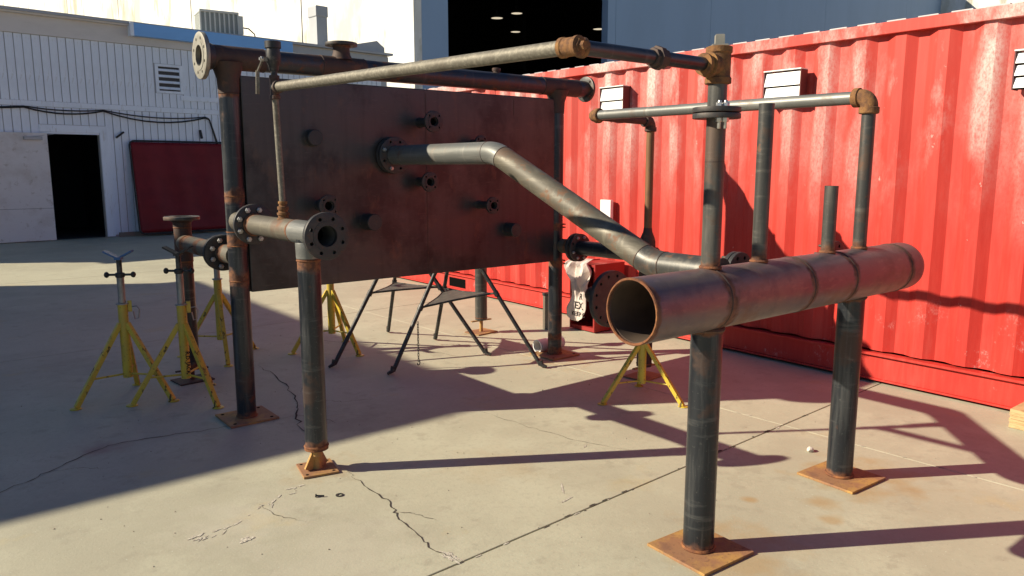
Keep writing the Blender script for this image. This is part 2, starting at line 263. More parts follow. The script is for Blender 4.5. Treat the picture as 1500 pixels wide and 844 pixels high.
def frame_of(d):
    d = Vector(d).normalized(); a = Vector((0, 0, 1)) if abs(d.z) < 0.95 else Vector((0, 1, 0))
    u = a.cross(d).normalized(); return u, d.cross(u), d
class MB:
    def __init__(s): s.v = []; s.f = []
    def ring(s, c, u, v, r, n):
        i0 = len(s.v)
        for k in range(n):
            a = 2 * math.pi * k / n; s.v.append(Vector(c) + u * (r * math.cos(a)) + v * (r * math.sin(a)))
        return i0
    def skin(s, a, b, n):
        for k in range(n): s.f.append((a + k, a + (k + 1) % n, b + (k + 1) % n, b + k))
    def box(s, lo, hi, mtx=None):
        x0, y0, z0 = lo; x1, y1, z1 = hi; i = len(s.v)
        for p in ((x0,y0,z0),(x1,y0,z0),(x1,y1,z0),(x0,y1,z0),(x0,y0,z1),(x1,y0,z1),(x1,y1,z1),(x0,y1,z1)):
            s.v.append(mtx @ Vector(p) if mtx else Vector(p))
        for q in ((0,3,2,1),(4,5,6,7),(0,1,5,4),(1,2,6,5),(2,3,7,6),(3,0,4,7)): s.f.append(tuple(i + k for k in q))
        return s
    def bar(s, p0, p1, wd, th):
        p0, p1 = Vector(p0), Vector(p1); u, v, d = frame_of(p1 - p0)
        m = Matrix((u, v, d)).transposed().to_4x4(); m.translation = p0
        return s.box((-wd / 2, -th / 2, 0), (wd / 2, th / 2, (p1 - p0).length), m)
    def lathe(s, p, axis, prof, n=28, capa=True, capb=True):
        """prof: list of (distance along axis, radius)"""
        u, v, d = frame_of(axis); p = Vector(p); prev = None; first = None
        for h, r in prof:
            i = s.ring(p + d * h, u, v, max(r, 1e-5), n)
            if prev is not None: s.skin(prev, i, n)
            else: first = i
            prev = i
        if capa: s.f.append(tuple(first + k for k in reversed(range(n))))
        if capb: s.f.append(tuple(prev + k for k in range(n)))
        return s
    def tube(s, p0, p1, r, r1=None, n=28, cap=True):
        p0, p1 = Vector(p0), Vector(p1)
        return s.lathe(p0, p1 - p0, [(0, r), ((p1 - p0).length, r if r1 is None else r1)], n, cap, cap)
    def hollow(s, p0, p1, r, t, n=40):
        p0, p1 = Vector(p0), Vector(p1); L = (p1 - p0).length
        return s.lathe(p0, p1 - p0, [(L / 2, r - t), (0, r - t), (0, r), (L, r), (L, r - t), (L / 2, r - t)], n, False, False)
    def sweep(s, pts, r, n=20, cap=True):
        pts = [Vector(p) for p in pts]; d0 = (pts[1] - pts[0]).normalized(); u, v, _ = frame_of(d0); prev = None
        for i, p in enumerate(pts):
            d = (pts[min(i + 1, len(pts) - 1)] - pts[max(i - 1, 0)]).normalized()
            q = d0.rotation_difference(d); u = (q @ u).normalized(); v = (q @ v).normalized(); d0 = d
            k = s.ring(p, u, v, r[i] if isinstance(r, (list, tuple)) else r, n)
            if prev is not None: s.skin(prev, k, n)
            elif cap: s.f.append(tuple(k + j for j in reversed(range(n))))
            prev = k
        if cap: s.f.append(tuple(prev + j for j in range(n)))
        return s
    def torus(s, c, axis, Rm, r, n=32, k=6):
        u, v, d = frame_of(axis); i0 = len(s.v); c = Vector(c)
        for a in range(n):
            an = 2 * math.pi * a / n; e = u * math.cos(an) + v * math.sin(an)
            jr = 1 + 0.06 * math.sin(a * 2.3)
            for b in range(k):
                bn = 2 * math.pi * b / k; s.v.append(c + e * (Rm + r * jr * math.cos(bn)) + d * (r * jr * math.sin(bn)))
        for a in range(n):
            for b in range(k):
                s.f.append((i0 + a * k + b, i0 + ((a + 1) % n) * k + b, i0 + ((a + 1) % n) * k + (b + 1) % k, i0 + a * k + (b + 1) % k))
        return s
    def mesh(s, name, m, angle=35, bevel=0):
        me = bpy.data.meshes.new(name); me.from_pydata(s.v, [], s.f)
        bm = bmesh.new(); bm.from_mesh(me); bmesh.ops.recalc_face_normals(bm, faces=bm.faces)
        if bevel:
            bmesh.ops.bevel(bm, geom=[e for e in bm.edges if e.is_manifold and e.calc_face_angle(0) > 0.5], offset=bevel, segments=2, profile=0.6, affect='EDGES')
        bm.to_mesh(me); bm.free()
        me.materials.append(M[m] if isinstance(m, str) else m)
        if not bevel:
            for p in me.polygons: p.use_smooth = True
            me.set_sharp_from_angle(angle=R(angle))
        return me
    def build(s, name, m, parent=None, label=None, mtx=None, bevel=0, angle=35):
        o = bpy.data.objects.new(name, s.mesh(name, m, angle, bevel)); link(o, parent, mtx)
        if label: o['label'] = label
        return o
def inst(name, me, parent, mtx): return link(bpy.data.objects.new(name, me), parent, mtx)
def orient(p, axis):
    u, v, d = frame_of(axis); m = Matrix((u, v, d)).transposed().to_4x4(); m.translation = Vector(p); return m
def arc(p0, p1, p2, rad, n=10):
    """round corner p1 between directions to p0 and p2"""
    p0, p1, p2 = Vector(p0), Vector(p1), Vector(p2); a = (p0 - p1).normalized(); b = (p2 - p1).normalized()
    ang = a.angle(b); tl = rad / math.tan(ang / 2); c = p1 + (a + b).normalized() * (rad / math.sin(ang / 2))
    s0 = p1 + a * tl - c; s1 = p1 + b * tl - c; tot = s0.angle(s1); ax = s0.cross(s1).normalized()
    return [c + Matrix.Rotation(tot * k / n, 3, ax) @ s0 for k in range(n + 1)]

_cache = {}
def flange_mesh(Ro, bore, th, nb, rbc, hole, m):
    key = (Ro, bore, th, nb, rbc, hole, m)
    if key in _cache: return _cache[key]
    bm = bmesh.new(); edges = []
    def circ(cx, cy, r, n):
        vs = [bm.verts.new((cx + r * math.cos(2 * math.pi * k / n), cy + r * math.sin(2 * math.pi * k / n), 0)) for k in range(n)]
        for k in range(n): edges.append(bm.edges.new((vs[k], vs[(k + 1) % n])))
    circ(0, 0, Ro, 48)
    if bore: circ(0, 0, bore, 32)
    for k in range(nb):
        a = 2 * math.pi * (k + 0.5) / nb; circ(rbc * math.cos(a), rbc * math.sin(a), hole, 10)
    bmesh.ops.triangle_fill(bm, edges=edges, use_beauty=True)
    r = bmesh.ops.extrude_face_region(bm, geom=bm.faces[:])
    bmesh.ops.translate(bm, vec=(0, 0, th), verts=[e for e in r['geom'] if isinstance(e, bmesh.types.BMVert)])
    bmesh.ops.recalc_face_normals(bm, faces=bm.faces)
    rim = [e for e in bm.edges if len(e.link_faces) == 2 and e.calc_face_angle(0) > 1 and all(abs(v.co.xy.length - Ro) < 1e-4 for v in e.verts)]
    bmesh.ops.bevel(bm, geom=rim, offset=th * 0.12, segments=2, affect='EDGES', profile=0.5)
    me = bpy.data.meshes.new('flange'); bm.to_mesh(me); bm.free(); me.materials.append(M[m])
    for p in me.polygons: p.use_smooth = True
    me.set_sharp_from_angle(angle=R(30)); _cache[key] = me; return me
def bolt_mesh(m, r=0.013, h=0.011, tail=0.0):
    key = ('bolt', m, r, h, tail)
    if key not in _cache:
        b = MB(); b.lathe((0, 0, 0), (0, 0, 1), [(0, r), (h * 0.8, r), (h, r * 0.86)], 6)
        b.lathe((0, 0, 0), (0, 0, 1), [(0, r * 0.52), (h + 0.006 + tail, r * 0.52), (h + 0.008 + tail, r * 0.42)], 10)
        _cache[key] = b.mesh('bolt', m)
    return _cache[key]
def flange(parent, p, axis, Ro, bore, th=0.022, nb=8, rbc=None, m='flange', bolts=(), bm='zinc', face=None, name='flange', label=None, hub=True, br=0.013, hole=0.0095, tail=0.0):
    """disc whose face lies at p + axis*th; bolts are set on that face"""
    rbc = rbc or (Ro + max(bore, Ro * 0.45)) / 2 * 1.04
    o = inst(name, flange_mesh(Ro, bore, th, nb, rbc, hole, m), parent, orient(p, axis))
    if label: o['label'] = label
    mtx = wm[o]
    for k in bolts:
        a = 2 * math.pi * (k + 0.5) / nb
        inst('bolt', bolt_mesh(bm, br, 0.012, tail), o, mtx @ Matrix.Translation((rbc * math.cos(a), rbc * math.sin(a), th + 0.0004)))
    if hub and bore:
        MB().lathe((0, 0, 0), (0, 0, 1), [(0, bore * 1.01), (0, bore * 1.42), (0.0022, bore * 1.42), (0.0022, bore * 1.01)], 36, False, False).build('raised_face', m, o, mtx=mtx @ Matrix.Translation((0, 0, th + 0.0003)))
    return o
def weld(parent, p, axis, r, bead=0.006, m='rust', halo=0.0):
    """weld bead"""
    b = MB().torus(p, axis, r - bead * 0.35, bead)
    return b.build('weld', m, parent)
def collar(parent, p0, p1, r, m='fit', name='fitting'):
    p0, p1 = Vector(p0), Vector(p1); L = (p1 - p0).length
    return MB().lathe(p0, p1 - p0, [(0, r * 0.92), (0.003, r), (L * 0.22, r), (L * 0.27, r * 0.93), (L * 0.73, r * 0.93), (L * 0.78, r), (L - 0.003, r), (L, r * 0.92)], 24).build(name, m, parent)
def elbow_fitting(parent, a, c, b, r, m='fit', rad=None, arm=0.055):
    a, c, b = Vector(a), Vector(c), Vector(b); rad = rad or r * 1.5
    da, db = (a - c).normalized(), (b - c).normalized()
    k = MB().sweep([c + da * arm] + arc(a, c, b, rad, 8) + [c + db * arm], r * 1.14, 22)
    for d in (da, db):
        k.lathe(c + d * (arm - 0.004), d, [(-0.012, r * 1.16), (-0.010, r * 1.34), (0.016, r * 1.34), (0.020, r * 1.2)], 22)
    return k.build('elbow', m, parent)
def pipe_text(txt, size, m, parent, mtx, ext=0.0012, name='lettering'):
    cu = bpy.data.curves.new('t', 'FONT'); cu.body = txt; cu.size = size; cu.extrude = ext; cu.offset = size * 0.02; cu.align_x = 'CENTER'; cu.align_y = 'CENTER'; cu.resolution_u = 3
    to = bpy.data.objects.new('t', cu); C.objects.link(to); dg = bpy.context.evaluated_depsgraph_get(); dg.update()
    me = bpy.data.meshes.new_from_object(to.evaluated_get(dg)); bpy.data.objects.remove(to); me.materials.clear(); me.materials.append(M[m])
    return inst(name, me, parent, mtx)

# ------------------------------------------------------------------ ground: sub-base sheet and cast slabs
g = MB(); g.box((-400, -400, -0.6), (400, 400, -0.022))
gr = g.build('ground', 'yard'); gr['kind'] = 'structure'; tag(gr, 'beige concrete yard with joints and cracks', kind='structure')
xs = [-14.95, -9.95, -4.95, 0.0, 5.0, 10.0, 15.0, 20.0]; ys = [-9.9, -4.95, 0.0, 4.98, 9.95, 14.9, 19.8]
pave = MB().box((-15.5, -10.4, -0.0215), (20.4, 20.2, -0.015)).build('joint_bed', 'dirt', gr, mtx=JR)
for i in range(len(xs) - 1):
    for j in range(len(ys) - 1):
        gx, gy = 0.0022, 0.005
        b = MB().box((xs[i] + gx, ys[j] + gy, -0.0148), (xs[i + 1] - gx, ys[j + 1] - gy, 0.0))
        b.build('slab', 'concrete', gr, mtx=JR, bevel=0.003)

def strip(name, pts, w0, m, jit=0.012, sub=7, z=0.0022, seed=1):
    rnd = random.Random(seed); P = []
    for a, b_ in zip(pts[:-1], pts[1:]):
        for k in range(sub): P.append(Vector(a).lerp(Vector(b_), k / sub) + Vector((rnd.uniform(-jit, jit), rnd.uniform(-jit, jit))))
    P.append(Vector(pts[-1])); b = MB(); n = len(P)
    for i, p in enumerate(P):
        d = (P[min(i + 1, n - 1)] - P[max(i - 1, 0)]).normalized(); nn = Vector((-d.y, d.x))
        wd = w0 * rnd.uniform(0.25, 1.0) * min(1, 0.25 + 4 * min(i, n - 1 - i) / n)
        b.v += [Vector((*(p + nn * wd / 2), z)), Vector((*(p - nn * wd / 2), z))]
        if i: b.f.append((2 * i - 2, 2 * i - 1, 2 * i + 1, 2 * i))
    return b.build(name, m, gr)
strip('crack', [(1.69, 3.47), (1.66, 3.25), (1.67, 3.0), (1.62, 2.86), (1.60, 2.71), (1.585, 2.48), (1.61, 2.36)], 0.009, 'crack', seed=3)
strip('crack', [(2.12, 5.87), (2.08, 5.28), (1.96, 4.76), (1.84, 4.49), (1.73, 4.09)], 0.013, 'crack', 0.02, seed=4)
strip('crack', [(0.02, 4.2), (0.25, 4.28), (0.48, 4.43), (0.8, 4.66), (1.05, 4.63), (1.38, 4.55), (1.6, 4.56), (1.84, 4.47)], 0.008, 'crack', 0.012, seed=5)
strip('crack', [(3.05, 2.75), (2.92, 3.05), (2.86, 3.4), (2.8, 3.85)], 0.004, 'crack', 0.012, seed=6)
strip('crack', [(1.28, 3.06), (1.2, 3.2), (1.18, 3.36)], 0.004, 'crack', 0.008, seed=9)
strip('crack', [(2.6, 6.9), (3.0, 6.2), (3.4, 5.6), (3.55, 5.0)], 0.006, 'crack', 0.02, seed=12)
def blotch(cx, cy, rx, ry, rot, m, seed, z=0.0018, n=26, name='scar'):
    rnd = random.Random(seed); b = MB(); b.v.append(Vector((cx, cy, z)))
    for k in range(n):
        a = 2 * math.pi * k / n; q = rnd.uniform(0.45, 1.1); x, y = rx * q * math.cos(a), ry * q * math.sin(a)
        b.v.append(Vector((cx + x * math.cos(rot) - y * math.sin(rot), cy + x * math.sin(rot) + y * math.cos(rot), z)))
    for k in range(n): b.f.append((0, 1 + k, 1 + (k + 1) % n))
    return b.build(name, m, gr)
blotch(1.605, 2.40, 0.028, 0.075, 0.15, 'chip', 1); blotch(1.01, 3.06, 0.035, 0.028, 0, 'chip', 2, 0.0019)
rnd = random.Random(33)
for k in range(46):       # spalled edges along the saw-cut joint and the one that crosses it
    u = rnd.uniform(-3.0, 1.3); q = JR @ (Vector((u, rnd.choice((-1, 1)) * rnd.uniform(0.004, 0.010), 0)) if k < 34 else Vector((rnd.choice((-1, 1)) * 0.006, rnd.uniform(-1.3, 1.2), 0)))
    blotch(q.x, q.y, rnd.uniform(0.008, 0.034), rnd.uniform(0.003, 0.009), R(2.6) if k < 34 else R(92.6), 'crack' if k < 24 else 'chip', 400 + k, 0.0011 + 0.00003 * k, 12)
strip('crack', [(1.63, 2.9), (1.70, 2.82), (1.74, 2.70)], 0.004, 'crack', 0.008, seed=41)
strip('crack', [(1.96, 4.76), (2.10, 4.70), (2.22, 4.55), (2.40, 4.5)], 0.005, 'crack', 0.012, seed=42)
strip('crack', [(1.84, 4.49), (1.95, 4.35), (1.98, 4.2)], 0.006, 'crack', 0.012, seed=43)
strip('crack', [(0.48, 4.43), (0.62, 4.38), (0.7, 4.3)], 0.004, 'crack', 0.01, seed=44)
rnd = random.Random(21)
for k in range(26):       # pale scrape running past the jack plate
    u = rnd.random(); cx = 0.82 + 0.62 * u + rnd.gauss(0, 0.02); cy = 3.17 + 0.18 * u + 0.14 * u * u + rnd.gauss(0, 0.02)
    blotch(cx, cy, rnd.uniform(0.008, 0.035), rnd.uniform(0.003, 0.010), 0.4 + rnd.gauss(0, 0.3), 'chip', 50 + k, 0.0014 + 0.00003 * k, 14)
for k, (cx, cy, l, a) in enumerate([(2.42, 2.62, 0.09, 0.9), (2.35, 2.5, 0.06, 0.2), (3.55, 2.72, 0.08, 0.3), (3.95, 2.95, 0.06, 1.2), (2.9, 2.95, 0.03, 0.5)]):
    blotch(cx, cy, l, 0.007, a, 'chip', 90 + k, 0.0016, 12)

# ------------------------------------------------------------------ shipping container
CX = 5.47
cont = thing('shipping_container', 'long red corrugated shipping container with chalky faded paint', 'container', (CX, 3.0, 0))
Y0c, Y1c, HC = -2.6, 9.59, 2.56
b = MB(); prof = []; y = Y0c + 0.12
while y < Y1c - 0.15:
    prof += [(0.0, y), (0.0, y + 0.072), (0.036, y + 0.14), (0.036, y + 0.21)]; y += 0.278
rows = [0.235, 0.5, 0.8, 1.1, 1.4, 1.7, 2.0, 2.25, HC - 0.07]
for z in rows:
    for dx, yy in prof: b.v.append(Vector((CX + 0.012 + dx + (0.004 * math.sin(yy * 2.3 + z * 3.1) + 0.003 * math.sin(yy * 5.7 - z * 4.3) if 0.3 < z < HC - 0.1 else 0) + 0.004, yy, z)))
n = len(prof)
for r_ in range(len(rows) - 1):
    for k in range(n - 1): b.f.append((r_ * n + k, r_ * n + k + 1, (r_ + 1) * n + k + 1, (r_ + 1) * n + k))
b.build('side_panel', 'red', cont, angle=12)
MB().box((CX - 0.012, Y0c + 0.17, HC - 0.085), (CX + 0.055, Y1c - 0.17, HC - 0.004)).build('top_rail', 'red', cont, bevel=0.004)
k = MB(); k.box((CX + 0.002, Y0c + 0.17, 0.035), (CX + 0.05, Y1c - 0.17, 0.205)); k.box((CX - 0.028, Y0c + 0.17, 0.2055), (CX + 0.05, Y1c - 0.17, 0.222))
k.box((CX - 0.022, Y0c + 0.17, 0.022), (CX + 0.05, Y1c - 0.17, 0.0345)); k.build('bottom_rail', 'red', cont)
for yy in (Y0c, Y1c - 0.17):
    MB().box((CX - 0.02, yy, 0.0), (CX + 0.15, yy + 0.168, HC)).build('corner_post', 'red', cont, bevel=0.006)
k = MB(); yy = Y0c + 0.1
while yy < Y1c - 0.2:
    k.box((CX + 0.02, yy, HC - 0.003), (CX + 2.40, yy + 0.13, HC + 0.009)); yy += 0.21
k.build('roof_rib', 'hood', cont); MB().box((CX + 0.056, Y0c + 0.01, HC - 0.03), (CX + 2.42, Y1c - 0.01, HC - 0.0035)).build('roof', 'hood', cont)
k = MB(); k.box((CX + 2.40, Y0c, 0.03), (CX + 2.43, Y1c, HC - 0.031)); k.box((CX + 0.151, Y0c + 0.02, 0.03), (CX + 2.399, Y0c + 0.05, HC - 0.031)); k.box((CX + 0.151, Y1c - 0.05, 0.03), (CX + 2.399, Y1c - 0.02, HC - 0.031)); k.box((CX + 0.06, Y0c + 0.051, 0.1), (CX + 2.39, Y1c - 0.051, 0.16))
k.build('rear_shell', 'red', cont)
for yy in (7.75,):
    MB().box((CX - 0.0005, yy, 0.05), (CX + 0.0015, yy + 0.36, 0.165)).build('fork_pocket', 'black', cont)
for yy in (0.9, 4.0, 7.2): MB().box((CX + 0.0105, yy, 0.24), (CX + 0.0118, yy + 0.006, HC - 0.09)).build('panel_seam', 'red', cont)
for y0, y1, z0, z1, ns, lb in [(5.05, 5.36, 2.06, 2.315, 2, 'small white louvred vent box on red container behind capped rail end'), (3.24, 3.56, 2.06, 2.295, 2, 'white louvred vent box on red container above the horizontal grey rail'), (1.50, 1.825, 2.03, 2.26, 3, 'white louvred vent box on red container at right photo edge')]:
    v = thing('wall_vent', lb, 'vent', (CX, (y0 + y1) / 2, z0), 'vents on the container side')
    k = MB(); k.box((CX - 0.085, y0, z1), (CX + 0.012, y1, z1 + 0.008)); k.build('hood', 'ventwhite', v)
    for ya in (y0, y1 - 0.008): MB().box((CX - 0.080, ya, z0), (CX + 0.012, ya + 0.008, z1 - 0.0005)).build('side', 'ventshade', v)
    MB().box((CX - 0.030, y0 + 0.009, z0 + 0.002), (CX - 0.025, y1 - 0.009, z1 - 0.002)).build('backing', 'ventdark', v)
    hh = (z1 - z0 - 0.01) / ns
    for s in range(ns):
        zt = z1 - 0.012 - s * hh
        b = MB(); b.v = [Vector(p) for p in ((CX - 0.063, y0 + 0.010, zt), (CX - 0.063, y1 - 0.010, zt), (CX - 0.081, y1 - 0.010, zt - hh + 0.012), (CX - 0.081, y0 + 0.010, zt - hh + 0.012),
             (CX - 0.059, y0 + 0.010, zt), (CX - 0.059, y1 - 0.010, zt), (CX - 0.077, y1 - 0.010, zt - hh + 0.012), (CX - 0.077, y0 + 0.010, zt - hh + 0.012))]
        b.f = [(0,1,2,3),(7,6,5,4),(0,4,5,1),(2,6,7,3),(1,5,6,2),(0,3,7,4)]; b.build('louvre', 'ventwhite', v)
sg = MB().box((CX - 0.03, 5.235, 0.79), (CX + 0.011, 5.375, 1.245)).build('wall_sign', 'ventwhite', bevel=0.003)
tag(sg, 'narrow upright white plate fixed to the red container behind the sloping pipe', 'sign')

# ------------------------------------------------------------------ steel panel rig
ZH, YP, XA, XC = 2.195, 4.645, 1.585, 4.19
rig = thing('panel_rig', 'big dark steel plate hung between pipe posts under a header pipe', 'pipe rig', (2.9, YP, 0))
pm = MB().box((XA + 0.062, YP - 0.030, 0.80), (XC - 0.03, YP + 0.016, 2.098)).build('steel_panel', 'panel', rig, 'dark mill-scale steel plate with reddish brown sheen', bevel=0.008)
MB().box((2.93, YP - 0.0315, 0.815), (2.9345, YP - 0.0302, 2.07)).build('seam', 'rustdark', pm)
MB().box((3.72, YP - 0.0315, 1.95), (3.7245, YP - 0.0302, 2.07)).build('seam', 'rustdark', pm)
for x, nm in ((XA, 'a'), (XC, 'c')):
    MB().tube((x, YP, 0.014), (x, YP, 2.15), 0.058).build('post', banded('post_steel_' + nm, 'sz', [('z', 1.385, 0.05), ('z', 1.12, 0.05), ('z', 0.90, 0.06), ('z', 0.02, 0.03), ('z', 1.99, 0.03)] if nm == 'a' else [('z', 1.08, 0.04), ('z', 0.78, 0.04), ('z', 0.03, 0.06), ('z', 0.16, 0.03)]), rig)
    p = MB().box((x - 0.15, YP - 0.15, 0.001), (x + 0.15, YP + 0.15, 0.014)).build('base_plate', 'plate', rig, bevel=0.002)
    for sx in (-1, 1):
        for sy in (-1, 1): MB().tube((x + sx * 0.115, YP + sy * 0.115, 0.0142), (x + sx * 0.115, YP + sy * 0.115, 0.0150), 0.011, n=14).build('bolt_hole', 'black', p)
    weld(rig, (x, YP, 0.018), (0, 0, 1), 0.06, 0.007, 'rust')
    MB().lathe((x, YP, ZH), (0, 0, -1), [(0.03, 0.095), (0.075, 0.078), (0.12, 0.064), (0.17, 0.0615), (0.20, 0.0605)], 32, False, False).build('saddle_tee', 'rustdark', rig)
    weld(rig, (x, YP, 1.99), (0, 0, 1), 0.0585, 0.004, 'rustdark', 0.012)
MB().tube((1.78, YP, ZH), (4.50, YP, ZH), 0.066).build('header_pipe', steel('header_steel', 'x', (0.045, 0.050, 0.062), (0.10, 0.095, 0.10), 0.6, 0.52, 0.36), rig)
MB().hollow((1.4525, YP, ZH), (1.80, YP, ZH), 0.0685, 0.0105, 40).build('header_tee', 'rustdark', rig)
MB().tube((2.17, YP, ZH), (2.47, YP, ZH), 0.0685).build('nozzle_tee', 'rustdark', rig)
MB().tube((4.02, YP, ZH), (4.40, YP, ZH), 0.0685).build('header_tee', 'rustdark', rig)
for x in (1.80, 2.17, 2.47, 4.02, 4.40): weld(rig, (x, YP, ZH), (1, 0, 0), 0.0675, 0.004, 'rustdark')
flange(rig, (1.452, YP, ZH), (-1, 0, 0), 0.132, 0.058, 0.024, 8, m='flangepale', label='bare bright face flange on the header end')
MB().lathe((1.4528, YP, ZH), (1, 0, 0), [(0, 0.1315), (0.0, 0.09), (0.05, 0.0695)], 40, False, False).build('weld_neck', 'flange', rig)
MB().tube((1.60, YP, ZH), (1.605, YP, ZH), 0.0575).build('bore', 'black', rig)
flange(rig, (4.50, YP, ZH), (1, 0, 0), 0.102, 0.05, 0.02, 4, m='greyz')
MB().lathe((2.32, YP, ZH), (0, 0, 1), [(0.05, 0.072), (0.078, 0.058), (0.10, 0.053), (0.128, 0.0525), (0.136, 0.062)], 30, False, False).build('nozzle', 'rustdark', rig)
flange(rig, (2.32, YP, ZH + 0.136), (0, 0, 1), 0.102, 0.05, 0.02, 8)
for x in (2.94, 3.58):
    MB().lathe((x, YP, ZH), (0, 0, 1), [(0.05, 0.034), (0.075, 0.024), (0.076, 0.031), (0.093, 0.033), (0.098, 0.029), (0.098, 0.016)], 18, False, True).build('threaded_outlet', 'rustdark', rig)
# hanging gussets that close the gap between plate and posts
for x, s in ((XA + 0.055, 1), (XC - 0.035, -1)):
    MB().box((x if s > 0 else x - 0.012, YP - 0.006, 0.82), (x + 0.024 if s > 0 else x + 0.004, YP + 0.006, 2.06)).build('fin', 'panel', rig)
# short nozzles on the plate
def nozzle(x, z, L, r, fr, tilt=0):
    f0 = YP - 0.029
    if fr: MB().hollow((x, f0 - L, z), (x, f0, z), r, 0.006, 24).build('nozzle', 'flange', rig)
    else: MB().lathe((x, f0, z), (0, -1, 0), [(0, r), (L - 0.004, r), (L, r - 0.004)], 24, False, True).build('nozzle', 'flange', rig)
    weld(rig, (x, f0 - 0.002, z), (0, 1, 0), r + 0.002, 0.005, 'flange')
    if fr: MB().tube((x, f0 - L + 0.02, z), (x, f0 - L + 0.022, z), r - 0.005, n=20).build('bore', 'black', rig)
    if fr: flange(rig, (x, f0 - L + 0.006, z), (0, -1, 0), fr, r, 0.018, 4, hub=True, hole=0.008)
nozzle(2.885, 1.868, 0.17, 0.032, 0.073); nozzle(2.873, 1.462, 0.13, 0.030, 0.067); nozzle(3.39, 1.286, 0.17, 0.028, 0.062); nozzle(2.113, 1.322, 0.14, 0.032, 0.070)
nozzle(2.082, 1.745, 0.06, 0.050, 0); nozzle(2.455, 1.20, 0.11, 0.055, 0); nozzle(3.665, 1.088, 0.11, 0.052, 0); nozzle(3.335, 1.735, 0.10, 0.024, 0.055)
flange(rig, (2.645, YP - 0.046, 1.642), (0, -1, 0), 0.122, 0.06, 0.022, 8, hub=False)
MB().tube((2.645, YP - 0.046, 1.642), (2.645, YP - 0.0302, 1.642), 0.062).build('nozzle', 'flange', rig)
# flanged outlets on the posts
def outlet(x, z, s, L, nb_bolts):
    y1 = YP + s * L
    MB().tube((x, YP + s * 0.045, z), (x, y1, z), 0.0595).build('outlet', banded('outlet_steel', 'bent', [('y', y1 - s * 0.05, 0.04)]), rig)
    for zz in (z - 0.15, z + 0.15): weld(rig, (x, YP, zz), (0, 0, 1), 0.0585, 0.004, 'rust', 0.03)
    weld(rig, (x, y1 - s * 0.05, z), (0, 1, 0), 0.060, 0.004, 'rust', 0.02)
    flange(rig, (x, y1 - s * 0.001, z), (0, s, 0), 0.114, 0.055, 0.022, 8, hub=False, m='flange')
outlet(XA, 1.24, -1, 0.285, 0); outlet(XA, 1.025, 1, 0.245, 0); outlet(XC + 0.03, 0.925, -1, 0.20, 0); outlet(XC + 0.03, 0.95, 1, 0.245, 0)

# ------------------------------------------------------------------ four branch legs bolted to the posts
def jack_clevis(t, x, y, zl):
    weld(t, (x, y, zl + 0.004), (0, 0, 1), 0.059, 0.008, 'rust', 0.014)
    MB().lathe((x, y, zl - 0.002), (0, 0, -1), [(0, 0.061), (0.012, 0.061), (0.012, 0.03), (0.022, 0.03)], 28).build('end_cap', 'rust', t)
    k = MB().lathe((x, y, 0.012), (0, 0, 1), [(0, 0.026), (0.03, 0.020), (0.055, 0.022), (0.07, 0.032), (zl - 0.036, 0.028)], 16)
    k.bar((x - 0.055, y - 0.01, 0.013), (x - 0.012, y, 0.085), 0.012, 0.05); k.bar((x + 0.05, y + 0.02, 0.013), (x + 0.012, y, 0.085), 0.012, 0.045)
    k.build('swivel', 'plate', t)
    p = MB().box((-0.09, -0.10, 0.001), (0.09, 0.10, 0.012)).build('base_plate', 'plate', t, mtx=Matrix.Translation((x, y, 0)) @ Matrix.Rotation(R(-12), 4, 'Z'), bevel=0.002)
    for sx in (-1, 1):
        for sy in (-1, 1): MB().tube((sx * 0.068, sy * 0.076, 0.0122), (sx * 0.068, sy * 0.076, 0.0130), 0.008, n=12).build('bolt_hole', 'black', p, mtx=wm[p])
def jack_screw(t, x, y, zl, m='plate'):
    weld(t, (x, y, zl + 0.02), (0, 0, 1), 0.058, 0.004, 'rust', 0.022)
    k = MB().box((x - 0.115, y - 0.012, zl - 0.012), (x + 0.115, y + 0.012, zl - 0.002)); k.build('handle_bar', m, t)
    MB().tube((x, y, 0.011), (x, y, zl), 0.017, n=14).build('screw', m, t)
    MB().box((-0.125, -0.10, 0.001), (0.125, 0.10, 0.011)).build('base_plate', m, t, mtx=Matrix.Translation((x, y, 0)) @ Matrix.Rotation(R(6), 4, 'Z'), bevel=0.002)
ALL = tuple(range(8))
# near left: tee with an open flange facing the camera
XB, YB, ZB = 1.573, 3.584, 1.238
t = thing('branch_leg', 'pipe leg with open black flange on rusty swivel foot, nearest the camera', 'pipe leg', (XB, YB, 0), 'pipe legs branching off the posts')
MB().tube((XB, YB, 0.13), (XB, YB, ZB - 0.03), 0.057).build('leg', banded('near_leg_steel', 'sz', [('z', 1.085, 0.045), ('z', 0.13, 0.035)]), t)
MB().tube((XB, YB + 0.10, ZB), (XB, 4.335, ZB), 0.0585).build('branch_pipe', banded('near_branch_steel', 'bent', [('y', 3.715, 0.03), ('y', 4.29, 0.04)]), t)
MB().lathe((XB, YB, ZB), (0, 0, -1), [(0.045, 0.061), (0.05, 0.0625), (0.085, 0.0615), (0.125, 0.0605)], 32, False, False).build('tee', 'grey', t)
MB().hollow((XB, YB - 0.20, ZB), (XB, YB + 0.125, ZB), 0.0612, 0.011, 40).build('tee', 'grey', t)
weld(t, (XB, YB, ZB - 0.135), (0, 0, 1), 0.0585, 0.005, 'rust', 0.03); weld(t, (XB, YB + 0.13, ZB), (0, 1, 0), 0.0595, 0.005, 'rust', 0.018)
flange(t, (XB, 4.336, ZB), (0, -1, 0), 0.114, 0.055, 0.022, 8, bolts=(1, 2, 3, 4, 5, 6, 7), hub=False, br=0.016)
weld(t, (XB, 4.30, ZB), (0, 1, 0), 0.061, 0.007, 'rust', 0.016)
flange(t, (XB, YB - 0.20, ZB), (0, -1, 0), 0.114, 0.05, 0.024, 8)
